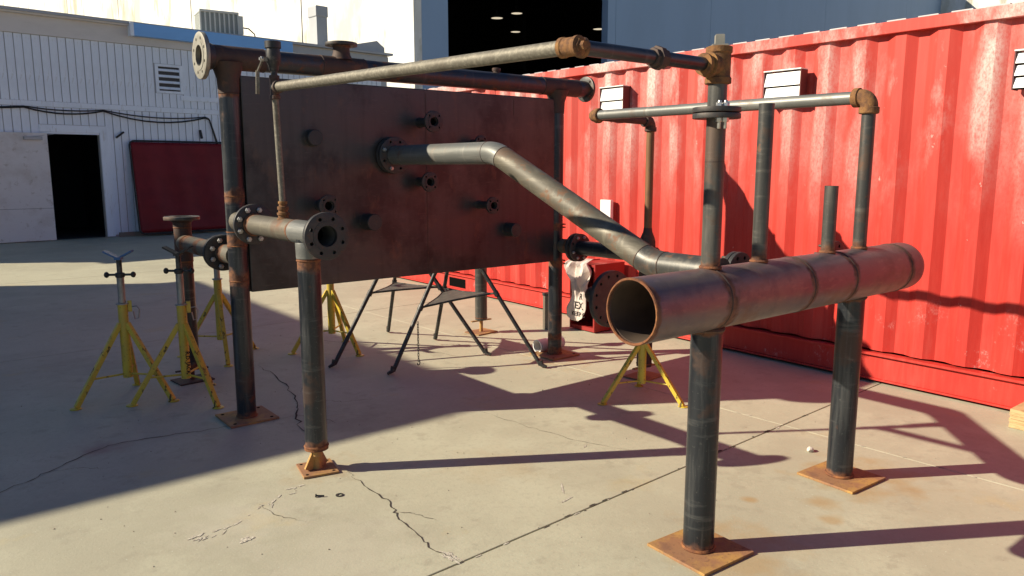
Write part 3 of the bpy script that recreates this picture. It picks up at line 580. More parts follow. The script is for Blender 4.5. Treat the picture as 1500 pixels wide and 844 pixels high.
MB().lathe((XB, YB - 0.1995, ZB), (0, 1, 0), [(0, 0.1135), (0.0, 0.088), (0.045, 0.0618)], 40, False, False).build('weld_neck', 'grey', t)
MB().tube((XB, YB - 0.06, ZB), (XB, YB - 0.058, ZB), 0.0505, n=32).build('bore', 'black', t)
jack_clevis(t, XB, YB, 0.13)
# far left: tee with a flange facing up
XE, YE, ZE = 1.576, 5.75, 1.025
t = thing('branch_leg', 'dark pipe leg with a flange facing up, behind the yellow stands', 'pipe leg', (XE, YE, 0), 'pipe legs branching off the posts')
MB().tube((XE, YE, 0.09), (XE, YE, ZE), 0.057).build('leg', banded('rear_leg_steel', 'sz', [('z', 0.9, 0.06), ('z', 0.1, 0.04)]), t)
MB().tube((XE, 4.915, ZE), (XE, YE, ZE), 0.0585).build('branch_pipe', banded('rear_branch_steel', 'bent', [('y', 5.60, 0.09), ('y', 5.30, 0.05), ('y', 5.0, 0.09)]), t)
MB().lathe((XE, YE, ZE), (0, 0, 1), [(-0.13, 0.0605), (0, 0.0615), (0.10, 0.0605), (0.145, 0.063), (0.165, 0.085)], 32, False, False).build('tee', 'rustdark', t)
for y in (5.62, 5.02): weld(t, (XE, y, ZE), (0, 1, 0), 0.0595, 0.005, 'rust', 0.035)
weld(t, (XE, YE, ZE - 0.135), (0, 0, 1), 0.0585, 0.005, 'rust', 0.03); weld(t, (XE, YE, ZE + 0.11), (0, 0, 1), 0.061, 0.004, 'rust', 0.02)
flange(t, (XE, YE, ZE + 0.165), (0, 0, 1), 0.122, 0.055, 0.024, 8, m='greyz')
flange(t, (XE, 4.914, ZE), (0, 1, 0), 0.114, 0.055, 0.022, 8, hub=False)
f = flange(t, (XE, 4.887, ZE), (0, -1, 0), 0.1135, 0.061, 0.001, 8, bolts=(), hub=False)
jack_screw(t, XE, YE, 0.09, 'rustdark')
for k_ in range(8):
    a = 2 * math.pi * (k_ + 0.5) / 8
    inst('bolt', bolt_mesh('zinc', 0.016, 0.012, 0.0), f, orient((XA + 0.088 * math.cos(a), 4.8665, ZE + 0.088 * math.sin(a)), (0, -1, 0)))
# far right, behind the plate
XD, YD = 4.235, 5.745
t = thing('branch_leg', 'grey pipe leg on a screw jack seen under the plate, nearest the container', 'pipe leg', (XD, YD, 0), 'pipe legs branching off the posts')
MB().tube((XD, YD, 0.125), (XD, YD, 0.95), 0.057).build('leg', 'greyz', t); MB().tube((XD, 4.914, 0.95), (XD, YD + 0.15, 0.95), 0.0585).build('branch_pipe', 'bent', t)
flange(t, (XD, 4.913, 0.95), (0, 1, 0), 0.114, 0.055, 0.022, 8, bolts=ALL, hub=False); flange(t, (XD, YD + 0.15, 0.95), (0, 1, 0), 0.114, 0.05, 0.024, 8)
jack_screw(t, XD, YD, 0.125)
# front right: tee, reducer and the thin pipe that climbs to the rail
XF, YF, ZF = 4.262, 3.72, 0.925
t = thing('branch_leg', 'dark pipe leg with a big blind flange and thin rusty riser by the container', 'pipe leg', (XF, YF, 0), 'pipe legs branching off the posts')
MB().tube((XF, YF, 0.085), (XF, YF, ZF + 0.06), 0.057).build('leg', 'rustdark', t)
MB().tube((XF - 0.03, 4.40, ZF), (XF, YF, ZF), 0.0585).build('branch_pipe', 'sy', t)
MB().tube((XF, YF - 0.08, ZF), (XF, YF + 0.12, ZF), 0.062).build('tee', 'rustdark', t)
flange(t, (XF - 0.03, 4.415, ZF), (0, -1, 0), 0.112, 0.055, 0.022, 8, bolts=(1, 2, 4, 5, 6), hub=False, bm='zinc', br=0.012)
MB().lathe((XF, YF, ZF + 0.05), (0, 0, 1), [(0, 0.060), (0.05, 0.058), (0.075, 0.052), (0.12, 0.034), (0.15, 0.030)], 28).build('reducer', 'rustdark', t)
jack_screw(t, XF, YF, 0.085, 'plate')
MB().sweep([(XF, YF, 0.69)] + arc((XF, YF, 0.69), (3.668, YF, 0.69), (3.668, 3.4, 0.69), 0.07, 8) + [(3.668, 3.52, 0.69)], 0.057, 28).build('stub_pipe', 'rustdark', t)
flange(t, (3.668, 3.525, 0.69), (0, -1, 0), 0.192, 0.0, 0.034, 12, rbc=0.158, hole=0.011, bolts=(), label='large black blind flange disc behind the manifold mouth')

# ------------------------------------------------------------------ sloping line from plate to manifold
XS = 2.648; za, zb = 1.642, 1.125
t = thing('sloping_pipe', 'thick bare pipe from plate flange, bending down to the manifold', 'pipe', (XS, 3.3, zb))
P0, P1, P2, P3 = (XS, 4.555, za), (XS, 3.44, za), (XS, 2.27, zb), (XS, 1.90, zb)
a1 = arc(P0, P1, P2, 0.32, 10); a2 = arc(P1, P2, P3, 0.32, 10)
MB().tube(P0, a1[0], 0.0635).build('pipe_run', 'grey', t)
MB().tube(a1[-1], a2[0], 0.0635).build('pipe_run', 'bent', t)
MB().tube(a2[-1], P3, 0.0635).build('pipe_run', 'greyz', t)
MB().sweep(a1, 0.0642, 28).build('elbow', 'grey', t); MB().sweep(a2, 0.0642, 28).build('elbow', 'greyz', t)
for q, d in ((a1[0], (0, -1, 0)), (a1[-1], Vector(P2) - Vector(P1)), (a2[0], Vector(P2) - Vector(P1)), (a2[-1], (0, -1, 0))): weld(t, q, d, 0.0642, 0.0028, 'rustdark')
flange(t, (XS, 4.572, za), (0, -1, 0), 0.122, 0.060, 0.022, 8, bolts=(3, 5), hub=False, br=0.014)

# ------------------------------------------------------------------ manifold on two legs with risers and rail
YM, ZM, RM = 1.81, 1.052, 0.122
mani = thing('manifold', 'large horizontal rusty pipe open at one end on two posts', 'manifold', (3.0, YM, 0))
MB().hollow((2.0, YM, ZM), (4.045, YM, ZM), RM, 0.008, 64).build('manifold_pipe', banded('manifold_banded', 'manifold', [('x', 2.43, 0.05), ('x', 3.02, 0.035), ('x', 3.38, 0.035), ('x', 3.93, 0.035), ('x', 2.0, 0.025)], (0.15, 0.07, 0.04)), mani)
MB().hollow((2.012, YM, ZM), (4.03, YM, ZM), RM - 0.0084, 0.002, 48).build('bore', 'bore', mani)
MB().lathe((4.045, YM, ZM), (1, 0, 0), [(-0.0005, RM), (0.02, RM * 0.985), (0.045, RM * 0.9), (0.062, RM * 0.7), (0.07, RM * 0.3), (0.071, 0.001)], 48, False, False).build('end_cap', 'manifold', mani)
MB().torus((2.0, YM, ZM), (1, 0, 0), RM - 0.004, 0.0052, 64).build('cut_rim', 'rust', mani)
for x in (2.43, 3.02, 3.38, 3.93): weld(mani, (x, YM, ZM), (1, 0, 0), RM - 0.001, 0.006, 'rustdark', 0.018)
for x, y in ((2.44, YM), (3.612, YM + 0.02)):
    MB().tube((x, y, 0.014), (x, y, ZM - 0.09), 0.0625).build('leg', banded('manifold_leg_steel', 'sz', [('z', 0.015, 0.035), ('z', 0.93, 0.02)]), mani)
    weld(mani, (x, y, ZM - 0.118), (0, 0, 1), 0.066, 0.009, 'rustdark'); weld(mani, (x, y, 0.018), (0, 0, 1), 0.065, 0.009, 'rust')
    MB().box((-0.152, -0.152, 0.001), (0.152, 0.152, 0.013)).build('base_plate', 'plate', mani, mtx=Matrix.Translation((x, y - 0.01, 0)) @ Matrix.Rotation(R(-3), 4, 'Z'), bevel=0.002)
zt = ZM + RM
M['riserb'] = banded('riser_steel', 'greyz', [('z', zt, 0.045)])
def riser(x, z1, r, m='greyz', y=YM, name='riser'):
    MB().hollow((x, y, zt - 0.03), (x, y, z1), r, 0.005, 28).build(name, M['riserb'], mani)
    weld(mani, (x, y, zt + 0.002), (0, 0, 1), r + 0.003, 0.008, 'rust', 0.008)
riser(2.445, 1.752, 0.0365); riser(2.772, 1.815, 0.031); riser(3.318, 1.478, 0.030)
MB().tube((2.445, YM, 1.58), (2.445, YM, 1.583), 0.0372).build('pipe_joint', 'rustdark', mani)
flange(mani, (2.445, YM, 1.742), (0, 0, 1), 0.0895, 0.034, 0.019, 4, hub=False, m='flange')
XR = 3.612
MB().tube((XR, YM, zt - 0.03), (XR, YM, 1.84), 0.0315).build('riser', 'riserb', mani); weld(mani, (XR, YM, zt + 0.002), (0, 0, 1), 0.0345, 0.008, 'rust', 0.008)
for x, y1 in ((3.10, 2.13), (3.98, 2.13)):
    MB().tube((x, YM + 0.1, 1.065), (x, y1, 1.065), 0.045).build('back_nozzle', 'rustdark', mani)
    flange(mani, (x, y1 - 0.01, 1.065), (0, 1, 0), 0.098, 0.04, 0.022, 8, hub=False)
    flange(mani, (x, y1 + 0.016, 1.065), (0, 1, 0), 0.098, 0.0, 0.022, 8, rbc=0.074, bolts=ALL, bm='bolt', tail=0.02)
    MB().torus((x, y1 + 0.014, 1.065), (0, 1, 0), 0.072, 0.003).build('gasket', 'rubber', mani)
# rail from the rear riser back to the thin riser
ZR = 1.888; YL = 3.70
rail = thing('rail_pipe', 'horizontal grey rail pipe with rusty elbows above the manifold', 'pipe', (XR, 2.7, ZR))
MB().tube((XR, YM + 0.02, ZR), (XR + 0.04, YL - 0.02, ZR + 0.012), 0.0315).build('pipe_run', 'grey', rail)
elbow_fitting(rail, (XR, 2.5, ZR), (XR, YM, ZR), (XR, YM, 1), 0.034, 'fit', 0.045, 0.062)
elbow_fitting(rail, (XR + 0.04, 3.0, ZR + 0.012), (XR + 0.04, YL, ZR + 0.012), (4.2, YL + 0.02, ZR), 0.034, 'fit', 0.045, 0.062)
MB().tube((XR + 0.06, YL, ZR + 0.012), (XF, YF, ZR), 0.029).build('pipe_run', 'rustdark', rail)
elbow_fitting(rail, (3.7, YF, ZR), (XF, YF, ZR), (XF, YF, 1), 0.032, 'rustdark', 0.042, 0.058)
MB().tube((XF, YF, 1.10), (XF, YF, ZR - 0.02), 0.029).build('riser', mat('rust_brown_pipe', (0.17, 0.085, 0.04), 0.7, 0.2, [(20, (1, 1, 0.1), 0.45, 0.7, (0.26, 0.15, 0.075), 0.8), (8, (1, 1, 0.5), 0.5, 0.7, (0.09, 0.055, 0.04), 0.7)]), rail)

# ------------------------------------------------------------------ overhead pipe with valve
ZT = 1.935; XO, YO = 1.70, YM
ov = thing('overhead_pipe', 'long galvanised overhead pipe with rusty tee and lever valve', 'pipe', (1.55, 3.87, 1.3))
flange(ov, (2.445, YM, 1.765), (0, 0, 1), 0.0895, 0.034, 0.019, 4, hub=False, m='flange')
for a in (45, 225):
    q = Vector((2.445 + 0.066 * math.cos(R(a)), YM + 0.066 * math.sin(R(a)), 1.7845))
    inst('bolt', bolt_mesh('zinc', 0.0135, 0.013), ov, orient(q, (0, 0, 1)))
    inst('bolt', bolt_mesh('zinc', 0.0135, 0.015, 0.016), ov, orient(q - Vector((0, 0, 0.043)), (0, 0, -1)))
q = Vector((2.445 - 0.03, YM - 0.062, 1.7845))
inst('bolt', bolt_mesh('zinc', 0.0135, 0.013), ov, orient(q, (0, 0, 1))); inst('bolt', bolt_mesh('zinc', 0.0135, 0.015, 0.016), ov, orient(q - Vector((0, 0, 0.043)), (0, 0, -1)))
MB().tube((2.445, YM, 1.784), (2.445, YM, 1.90), 0.0355).build('riser', 'greyz', ov)
k = MB().lathe((2.445, YM, 1.868), (0, 0, 1), [(0, 0.040), (0.003, 0.049), (0.022, 0.049), (0.028, 0.0445), (0.11, 0.0445), (0.115, 0.049), (0.135, 0.049), (0.138, 0.042)], 28)
k.lathe((2.445, YM, ZT), (-1, 0, 0), [(0.02, 0.043), (0.05, 0.041), (0.052, 0.046), (0.066, 0.046), (0.068, 0.036), (0.08, 0.036), (0.082, 0.040), (0.094, 0.040), (0.096, 0.03)], 24); k.build('tee', 'fit', ov)
MB().lathe((2.445, YM, 2.006), (0, 0, 1), [(0, 0.042), (0.006, 0.040), (0.0065, 0.024), (0.04, 0.023), (0.043, 0.020)], 4, True, True).build('plug', 'flangepale', ov)
MB().tube((2.36, YM, ZT), (XO, YO, ZT), 0.0245).build('pipe_run', 'sx', ov)
k = MB().lathe((2.105, YM, ZT), (-1, 0, 0), [(-0.03, 0.029), (-0.028, 0.034), (-0.008, 0.034), (-0.006, 0.041), (0.016, 0.041), (0.018, 0.033), (0.034, 0.033), (0.036, 0.028)], 8); k.build('union', 'rustdark', ov)
OVL = (1.552, 3.862, 1.963)
dv = (Vector(OVL) - Vector((XO, YO, ZT))).normalized()
k = MB().lathe(Vector((XO, YO, ZT)) - dv * 0.030, dv, [(0, 0.026), (0.003, 0.0325), (0.016, 0.0325), (0.020, 0.0295), (0.062, 0.0295), (0.066, 0.0325), (0.080, 0.0325), (0.083, 0.026)], 24)
k.lathe((XO, YO, ZT), (1, 0, 0), [(0, 0.027), (0.026, 0.029), (0.030, 0.0325), (0.044, 0.0325), (0.047, 0.025)], 22); k.build('tee', 'fit', ov)
MB().lathe(Vector((XO, YO, ZT)) - dv * 0.029, -dv, [(0, 0.024), (0.006, 0.023), (0.0065, 0.015), (0.022, 0.014)], 6).build('plug', 'fit', ov)
MB().tube((XO, YO, ZT), OVL, 0.0245).build('pipe_run', 'galv', ov)
xo, yo, zo = OVL
k = MB().lathe((xo, yo, zo - 0.06), (0, 0, 1), [(0, 0.020), (0.002, 0.026), (0.018, 0.026), (0.022, 0.0225), (0.098, 0.0225), (0.102, 0.026), (0.118, 0.026), (0.12, 0.02)], 20)
k.lathe(OVL, -dv, [(0.015, 0.024), (0.03, 0.026), (0.032, 0.032), (0.046, 0.032), (0.048, 0.026)], 20); k.build('tee', 'rustdark', ov)
MB().tube((XB, 3.88, ZB + 0.10), (xo, yo, zo - 0.05), 0.0165).build('riser', 'galv', ov)
MB().lathe((XB, 3.88, ZB + 0.052), (0, 0, 1), [(0, 0.034), (0.008, 0.032), (0.010, 0.026), (0.022, 0.026), (0.024, 0.032), (0.036, 0.032), (0.038, 0.024), (0.05, 0.024), (0.052, 0.029), (0.068, 0.029), (0.07, 0.02), (0.082, 0.02), (0.083, 0.024), (0.095, 0.024), (0.096, 0.017)], 12).build('bushing', 'fit', ov)
k = MB().lathe((xo, yo, zo + 0.05), (0, 0, 1), [(0, 0.016), (0.03, 0.016), (0.031, 0.022), (0.055, 0.026), (0.075, 0.036), (0.115, 0.036), (0.14, 0.033), (0.142, 0.040), (0.175, 0.040), (0.177, 0.03)], 14); k.build('valve_body', 'iron', ov)
k = MB(); k.bar((xo - 0.028, yo, zo + 0.135), (xo - 0.062, yo, zo + 0.135), 0.02, 0.02); k.bar((xo - 0.05, yo, zo + 0.145), (xo - 0.075, yo + 0.025, zo + 0.075), 0.018, 0.006)
k.bar((xo - 0.075, yo + 0.025, zo + 0.079), (xo - 0.078, yo + 0.03, zo - 0.035), 0.018, 0.007); k.build('lever', 'galv', ov)
MB().lathe((xo - 0.055, yo, zo + 0.135), (-1, 0, 0), [(0, 0.014), (0.010, 0.014), (0.0105, 0.008), (0.018, 0.008)], 6).build('lever_nut', 'zinc', ov)

# ------------------------------------------------------------------ yellow pipe stands
def stand_meshes():
    S = {}
    S['post'] = MB().lathe((0, 0, 0.15), (0, 0, 1), [(0, 0.031), (0.50, 0.031), (0.502, 0.026)], 18).mesh('post', 'yellow')
    k = MB(); k.box((0.031, -0.012, 0.60), (0.056, 0.012, 0.675)); S['lug'] = k.mesh('lug', 'yellow')
    S['inner_tube'] = MB().tube((0, 0, 0.60), (0, 0, 0.84), 0.0235, n=16).mesh('inner_tube', 'tube')
    S['collar'] = MB().lathe((0, 0, 0.651), (0, 0, 1), [(0, 0.03), (0.002, 0.040), (0.010, 0.040), (0.012, 0.03)], 18).mesh('collar', 'tube')
    S['screw'] = MB().tube((0, 0, 0.82), (0, 0, 0.965), 0.017, n=14).mesh('screw', 'iron')
    k = MB().lathe((0, 0, 0.835), (0, 0, 1), [(0, 0.026), (0.004, 0.030), (0.028, 0.030), (0.032, 0.024)], 14); k.tube((-0.075, 0, 0.853), (0.075, 0, 0.853), 0.008, n=10)
    for s in (-1, 1): k.lathe((s * 0.07, 0, 0.853), (s, 0, 0), [(0, 0.010), (0.006, 0.018), (0.015, 0.021), (0.024, 0.017), (0.030, 0.006)], 12)
    S['turn_handle'] = k.mesh('turn_handle', 'iron')
    k = MB().box((-0.02, -0.03, 0.955), (0.02, 0.03, 0.970))
    for s in (-1, 1): k.bar((s * 0.004, 0, 0.966), (s * 0.088, 0, 1.012), 0.062, 0.011)
    S['v_head_blue'] = k.mesh('v_head', 'blue'); S['v_head_iron'] = k.mesh('v_head', 'iron')
    k = MB(); A = Vector((0.024, 0, 0.525)); B = Vector((0.335, 0, 0.010)); k.bar(A, B, 0.032, 0.032); S['leg'] = k.mesh('leg', 'yellow', bevel=0.004)
    S['foot'] = MB().lathe((0.340, 0, 0.001), (0, 0, 1), [(0, 0.036), (0.005, 0.036), (0.008, 0.028)], 14).mesh('foot', 'yellow')
    S['brace'] = MB().tube((0.03, 0, 0.175), (0.232, 0, 0.178), 0.007, n=8).mesh('brace', 'yellow')
    pts = [(0.05, 0, 0.63), (0.085, 0, 0.635), (0.10, 0, 0.61), (0.092, 0, 0.55), (0.07, 0, 0.545), (0.062, 0, 0.60)]
    S['pin'] = MB().sweep(pts, 0.0045, 8).mesh('pin', 'tube')
    return S
SM = stand_meshes()
def stand(x, y, yaw, head, headyaw, label, dz=0.0, text=False):
    t = thing('pipe_stand', label, 'stand', (x, y, 0), 'yellow tripod pipe stands', R(yaw)); m = wm[t]
    inst('post', SM['post'], t, m)
    for n in ('lug', 'pin'): inst(n, SM[n], t, m @ Matrix.Rotation(R(headyaw + 20), 4, 'Z'))
    up = m @ Matrix.Translation((0, 0, dz)) @ Matrix.Rotation(R(headyaw), 4, 'Z')
    inst('inner_tube', SM['inner_tube'], t, m @ Matrix.Translation((0, 0, dz))); inst('collar', SM['collar'], t, m)
    inst('screw', SM['screw'], t, up); inst('turn_handle', SM['turn_handle'], t, up); inst('v_head', SM['v_head_' + head], t, up)
    for k in range(3):
        mm = m @ Matrix.Rotation(2 * math.pi * k / 3, 4, 'Z'); l = inst('leg', SM['leg'], t, mm); inst('foot', SM['foot'], l, mm); inst('brace', SM['brace'], t, mm)
    return t
stand(1.108, 5.564, 69, 'blue', -100, 'yellow tripod stand with a blue V head, leftmost')
s2 = stand(1.409, 5.287, 47, 'iron', -84, 'yellow tripod stand with black V head and printed post, in front of flanged pipe', 0.03)
pipe_text('R.D. JACK', 0.036, 'ink', s2, Matrix.Translation((1.409, 5.287, 0.26)) @ Matrix.Rotation(R(-3), 4, 'Z') @ Matrix.Translation((0.010, -0.0318, 0)) @ Matrix.Rotation(R(90), 4, 'X') @ Matrix.Rotation(R(-90), 4, 'Z'))
stand(1.98, 6.33, 20, 'iron', 30, 'yellow tripod stand half hidden behind the left plate post', -0.02)
stand(2.805, 5.971, 45, 'iron', 10, 'bright yellow tripod stand behind the plate, beside black trestles', -0.10)
def low_stand(x, y, yaw, label):
    t = thing('pipe_stand', label, 'stand', (x, y, 0), 'yellow tripod pipe stands', R(yaw)); m = wm[t] @ Matrix.Diagonal((0.9, 0.9, 0.74, 1))
    inst('post', SM['post'], t, m)
    up = m @ Matrix.Translation((0, 0, -0.35)); inst('screw', SM['screw'], t, up); inst('v_head', SM['v_head_iron'], t, up)
    for k in range(3):
        mm = m @ Matrix.Rotation(2 * math.pi * k / 3, 4, 'Z'); l = inst('leg', SM['leg'], t, mm); inst('foot', SM['foot'], l, mm); inst('brace', SM['brace'], t, mm)
low_stand(3.827, 3.357, 45, 'low yellow tripod stand under the open mouth of the manifold')

# ------------------------------------------------------------------ black tripod trestles with folding trays
def trestle(feet, apex, label, fr=(0.52, 0.52, 0.54), chain=False):
    A = Vector(apex); t = thing('tripod_trestle', label, 'trestle', (A.x, A.y, 0), 'black tripod trestles under the plate')
    cor = []
    for i, f in enumerate(feet):
        F = Vector((*f, 0.012)); out = (F - A); out.z = 0; out.normalize()
        l = MB().tube(F + Vector((0, 0, 0.01)), A, 0.0165, n=14).build('leg', 'iron', t)
        MB().sweep([F + Vector((0, 0, 0.05)), F + Vector((0, 0, 0.012)) + out * 0.01, F + out * 0.05], [0.018, 0.017, 0.012], 10).build('foot', 'iron', l)
        q = F.lerp(A, fr[i]); cor.append(q - out * 0.015)
        MB().lathe(q - (A - F).normalized() * 0.02, A - F, [(0, 0.022), (0.04, 0.022)], 12).build('clamp', 'iron', l)
    c = sum(cor, Vector()) / 3; pts = []
    for i in range(3):
        a, b_ = cor[i], cor[(i + 1) % 3]; pts += [a.lerp(c, 0.06)]
        for u in (0.3, 0.5, 0.7): pts.append(a.lerp(b_, u).lerp(c, 0.20 * (1 - abs(2 * u - 1) * 0.5)))
    k = MB(); n = len(pts)
    for z in (0.003, -0.003): k.v += [p + Vector((0, 0, z)) for p in pts]
    k.v += [c + Vector((0, 0, 0.003)), c - Vector((0, 0, 0.003))]
    for i in range(n):
        j = (i + 1) % n; k.f += [(2 * n, i, j), (2 * n + 1, n + j, n + i), (i, n + i, n + j, j)]
    tr = k.build('tray', 'tray', t)
    MB().sweep(pts + [pts[0]], 0.008, 8).build('tray_rim', 'iron', tr)
    for q in cor: MB().tube(q, q.lerp(c, 0.2), 0.009, n=10).build('arm', 'iron', tr)
    k = MB().lathe(A - Vector((0, 0, 0.03)), (0, 0, 1), [(0, 0.05), (0.03, 0.07), (0.05, 0.07), (0.06, 0.05)], 14); k.bar(A + Vector((-0.09, 0, 0.03)), A + Vector((0.09, 0, 0.03)), 0.05, 0.03); k.build('vise_head', 'iron', t)
    if chain:
        F = Vector((*feet[0], 0)); top = F.lerp(A, 0.34) + Vector((0.02, -0.01, -0.01)); z = top.z; i = 0
        ch = MB()
        while z > 0.06:
            ax = (1, 0, 0) if i % 2 else (0, 1, 0); u, v, d = frame_of(ax)
            ring = [Vector((top.x, top.y, z)) + Vector((math.cos(a_) * 0.007 * (0 if i % 2 else 1), math.cos(a_) * 0.007 * (1 if i % 2 else 0), math.sin(a_) * 0.014)) for a_ in [2 * math.pi * q / 10 for q in range(11)]]
            ch.sweep(ring, 0.0026, 6, False); z -= 0.021; i += 1
        hk = [Vector((top.x, top.y, z)) + Vector((0.012 * math.sin(a_), 0, 0.018 * math.cos(a_))) for a_ in [0.2 + 0.5 * q for q in range(10)]]
        ch.sweep(hk, 0.004, 8); ch.build('chain', 'iron', t)
trestle([(2.564, 5.436), (3.526, 6.275), (3.72, 4.99)], (3.27, 5.567, 1.04), 'black tripod trestle with tray beside yellow stand, behind the plate')
trestle([(2.825, 4.969), (3.702, 5.725), (3.822, 4.40)], (3.455, 5.03, 1.10), 'black tripod trestle with hanging chain, nearer the camera', (0.43, 0.48, 0.515), chain=True)

# ------------------------------------------------------------------ red cabinet with cloth, small things on the ground
cb = thing('red_cabinet', 'open red cabinet standing against the container', 'cabinet', (5.25, 5.2, 0))
x0, x1, y0, y1, h = 5.03, 5.43, 5.02, 5.36, 0.66
MB().box((x0, y0, 0.012), (x1, y0 + 0.018, h)).build('side', 'redbox', cb); MB().box((x0, y1 - 0.018, 0.012), (x1, y1, h)).build('side', 'redbox', cb)
MB().box((x1 - 0.018, y0 + 0.0185, 0.012), (x1, y1 - 0.0185, h)).build('back', 'redbox', cb); MB().box((x0 + 0.01, y0 + 0.0185, h - 0.03), (x1 - 0.0185, y1 - 0.0185, h - 0.008)).build('top', 'redbox', cb)
MB().box((x0 + 0.004, y0 + 0.0185, 0.012), (x1 - 0.0185, y1 - 0.0185, 0.05)).build('floor_board', 'redbox', cb)
k = MB(); nu, nv = 22, 40
for j in range(nv + 1):
    v = j / nv; z = 0.70 - 0.60 * v
    keys = [(0, 0.10), (0.18, 0.165), (0.42, 0.10), (0.6, 0.105), (0.8, 0.135), (0.93, 0.11), (1, 0.05)]
    for (va, wa), (vb, wb_) in zip(keys[:-1], keys[1:]):
        if va <= v <= vb: q_ = (v - va) / (vb - va); q_ = q_ * q_ * (3 - 2 * q_); wd = wa + (wb_ - wa) * q_
    cy = 5.21 + 0.035 * math.cos(v * 6)
    for i in range(nu + 1):
        u = i / nu * 2 - 1
        fold = 0.026 * math.sin(u * 7 + v * 5) + 0.020 * math.sin(u * 13 - v * 9 + 1) + 0.01 * math.sin(v * 17 + u * 3)
        yy = cy + u * wd + 0.03 * math.sin(v * 4 + u * 2) * (1 - v)
        xx = 5.0 - 0.03 * math.sin(v * 2.6) + fold * (1.0 if v < 0.35 else max(0.12, 1.0 - (v - 0.35) * 3.2)) + (0.10 * max(0, 0.06 - v) / 0.06)
        k.v.append(Vector((xx, yy, z)))
for j in range(nv):
    for i in range(nu): a = j * (nu + 1) + i; k.f.append((a, a + 1, a + nu + 2, a + nu + 1))
cl = k.build('cloth_bag', 'cloth'); cl.modifiers.new('thick', 'SOLIDIFY').thickness = 0.002
tag(cl, 'crumpled white printed cloth hanging over the red cabinet front', 'cloth bag')
from mathutils.bvhtree import BVHTree
bvh = BVHTree.FromPolygons([v.co for v in cl.data.vertices], [tuple(p.vertices) for p in cl.data.polygons])
def print_on_cloth(txt, size, y, z):
    o = pipe_text(txt, size, 'ink', cl, Matrix.Identity(4), 0.0)
    for v in o.data.vertices:
        p = Vector((4.5, y - v.co.x, z + v.co.y)); hit = bvh.ray_cast(p, Vector((1, 0, 0)))
        v.co = Vector(((hit[0].x if hit[0] else 4.97) - 0.0035, p.y, p.z))
    return o
print_on_cloth('R', 0.085, 5.145, 0.345); print_on_cloth('EX', 0.10, 5.17, 0.255); print_on_cloth('KEEP C', 0.060, 5.18, 0.172)
tb = thing('timber_block', 'short dark upright timber block beside the right plate post', 'timber', (4.83, 5.45, 0))
for i_, dx in enumerate((0, 0.062)): MB().box((4.80 + dx, 5.42, 0.001), (4.855 + dx, 5.50, 0.33)).build('plank', 'timber', tb, bevel=0.004)
MB().box((4.795, 5.415, 0.331), (4.922, 5.505, 0.36)).build('cap', 'iron', tb, bevel=0.003)
pv = MB().hollow((4.12, 4.79, 0.057), (4.40, 4.80, 0.057), 0.056, 0.010, 32).build('pipe_offcut', 'pvc'); tag(pv, 'short white plastic pipe offcut lying at the right post foot', 'pipe offcut')
ps = thing('plywood_stack', 'stack of plywood sheets by the container at right edge', 'plywood', (5.2, 1.2, 0))
for i in range(6):
    j = random.uniform(-0.006, 0.006); MB().box((5.13 + j, 0.62, 0.002 + i * 0.0193), (5.42 + j, 1.57 + j, 0.0205 + i * 0.0193)).build('sheet', 'ply', ps)
bm_ = bmesh.new(); bmesh.ops.create_icosphere(bm_, subdivisions=2, radius=0.02)
for v in bm_.verts: v.co = Vector((v.co.x * 1.3, v.co.y, v.co.z * 0.7)) * random.uniform(0.75, 1.2)
me = bpy.data.meshes.new('concrete_chip'); bm_.to_mesh(me); bm_.free(); me.materials.append(M['stone'])
tag(inst('concrete_chip', me, None, Matrix.Translation((3.82, 2.11, 0.011))), 'pale broken concrete chip lying near the rear manifold leg', 'chip')
k = MB().lathe((1.52, 3.22, 0.001), (0, 0, 1), [(0, 0.011), (0, 0.019), (0.003, 0.019), (0.003, 0.011), (0, 0.011)], 20, False, False); tag(k.build('steel_washer', 'iron'), 'steel washer lying flat in front of the swivel foot', 'washer')
k = MB().tube((1.425, 3.27, 0.008), (1.455, 3.25, 0.006), 0.004, n=8); k.lathe((1.425, 3.27, 0.008), (-0.8, 0.5, 0.1), [(0, 0.008), (0.006, 0.008)], 6); tag(k.build('dropped_bolt', 'iron'), 'small dark bolt dropped on the concrete beside the washer', 'bolt')
rnd = random.Random(5); pk = MB()
for i in range(300):
    u, v = rnd.uniform(0.2, 5.2), rnd.uniform(1.6, 7.0); r = rnd.uniform(0.0015, 0.004) * (1.7 if rnd.random() < 0.08 else 1)
    pk.lathe((u, v, 0.0003), (0, 0, 1), [(0, r), (r * 0.6, r * 0.8), (r * 0.9, r * 0.3)], 7)
gk = pk.build('grit', 'gritm'); tag(gk, 'scattered grit and crumbs on the yard', kind='stuff')

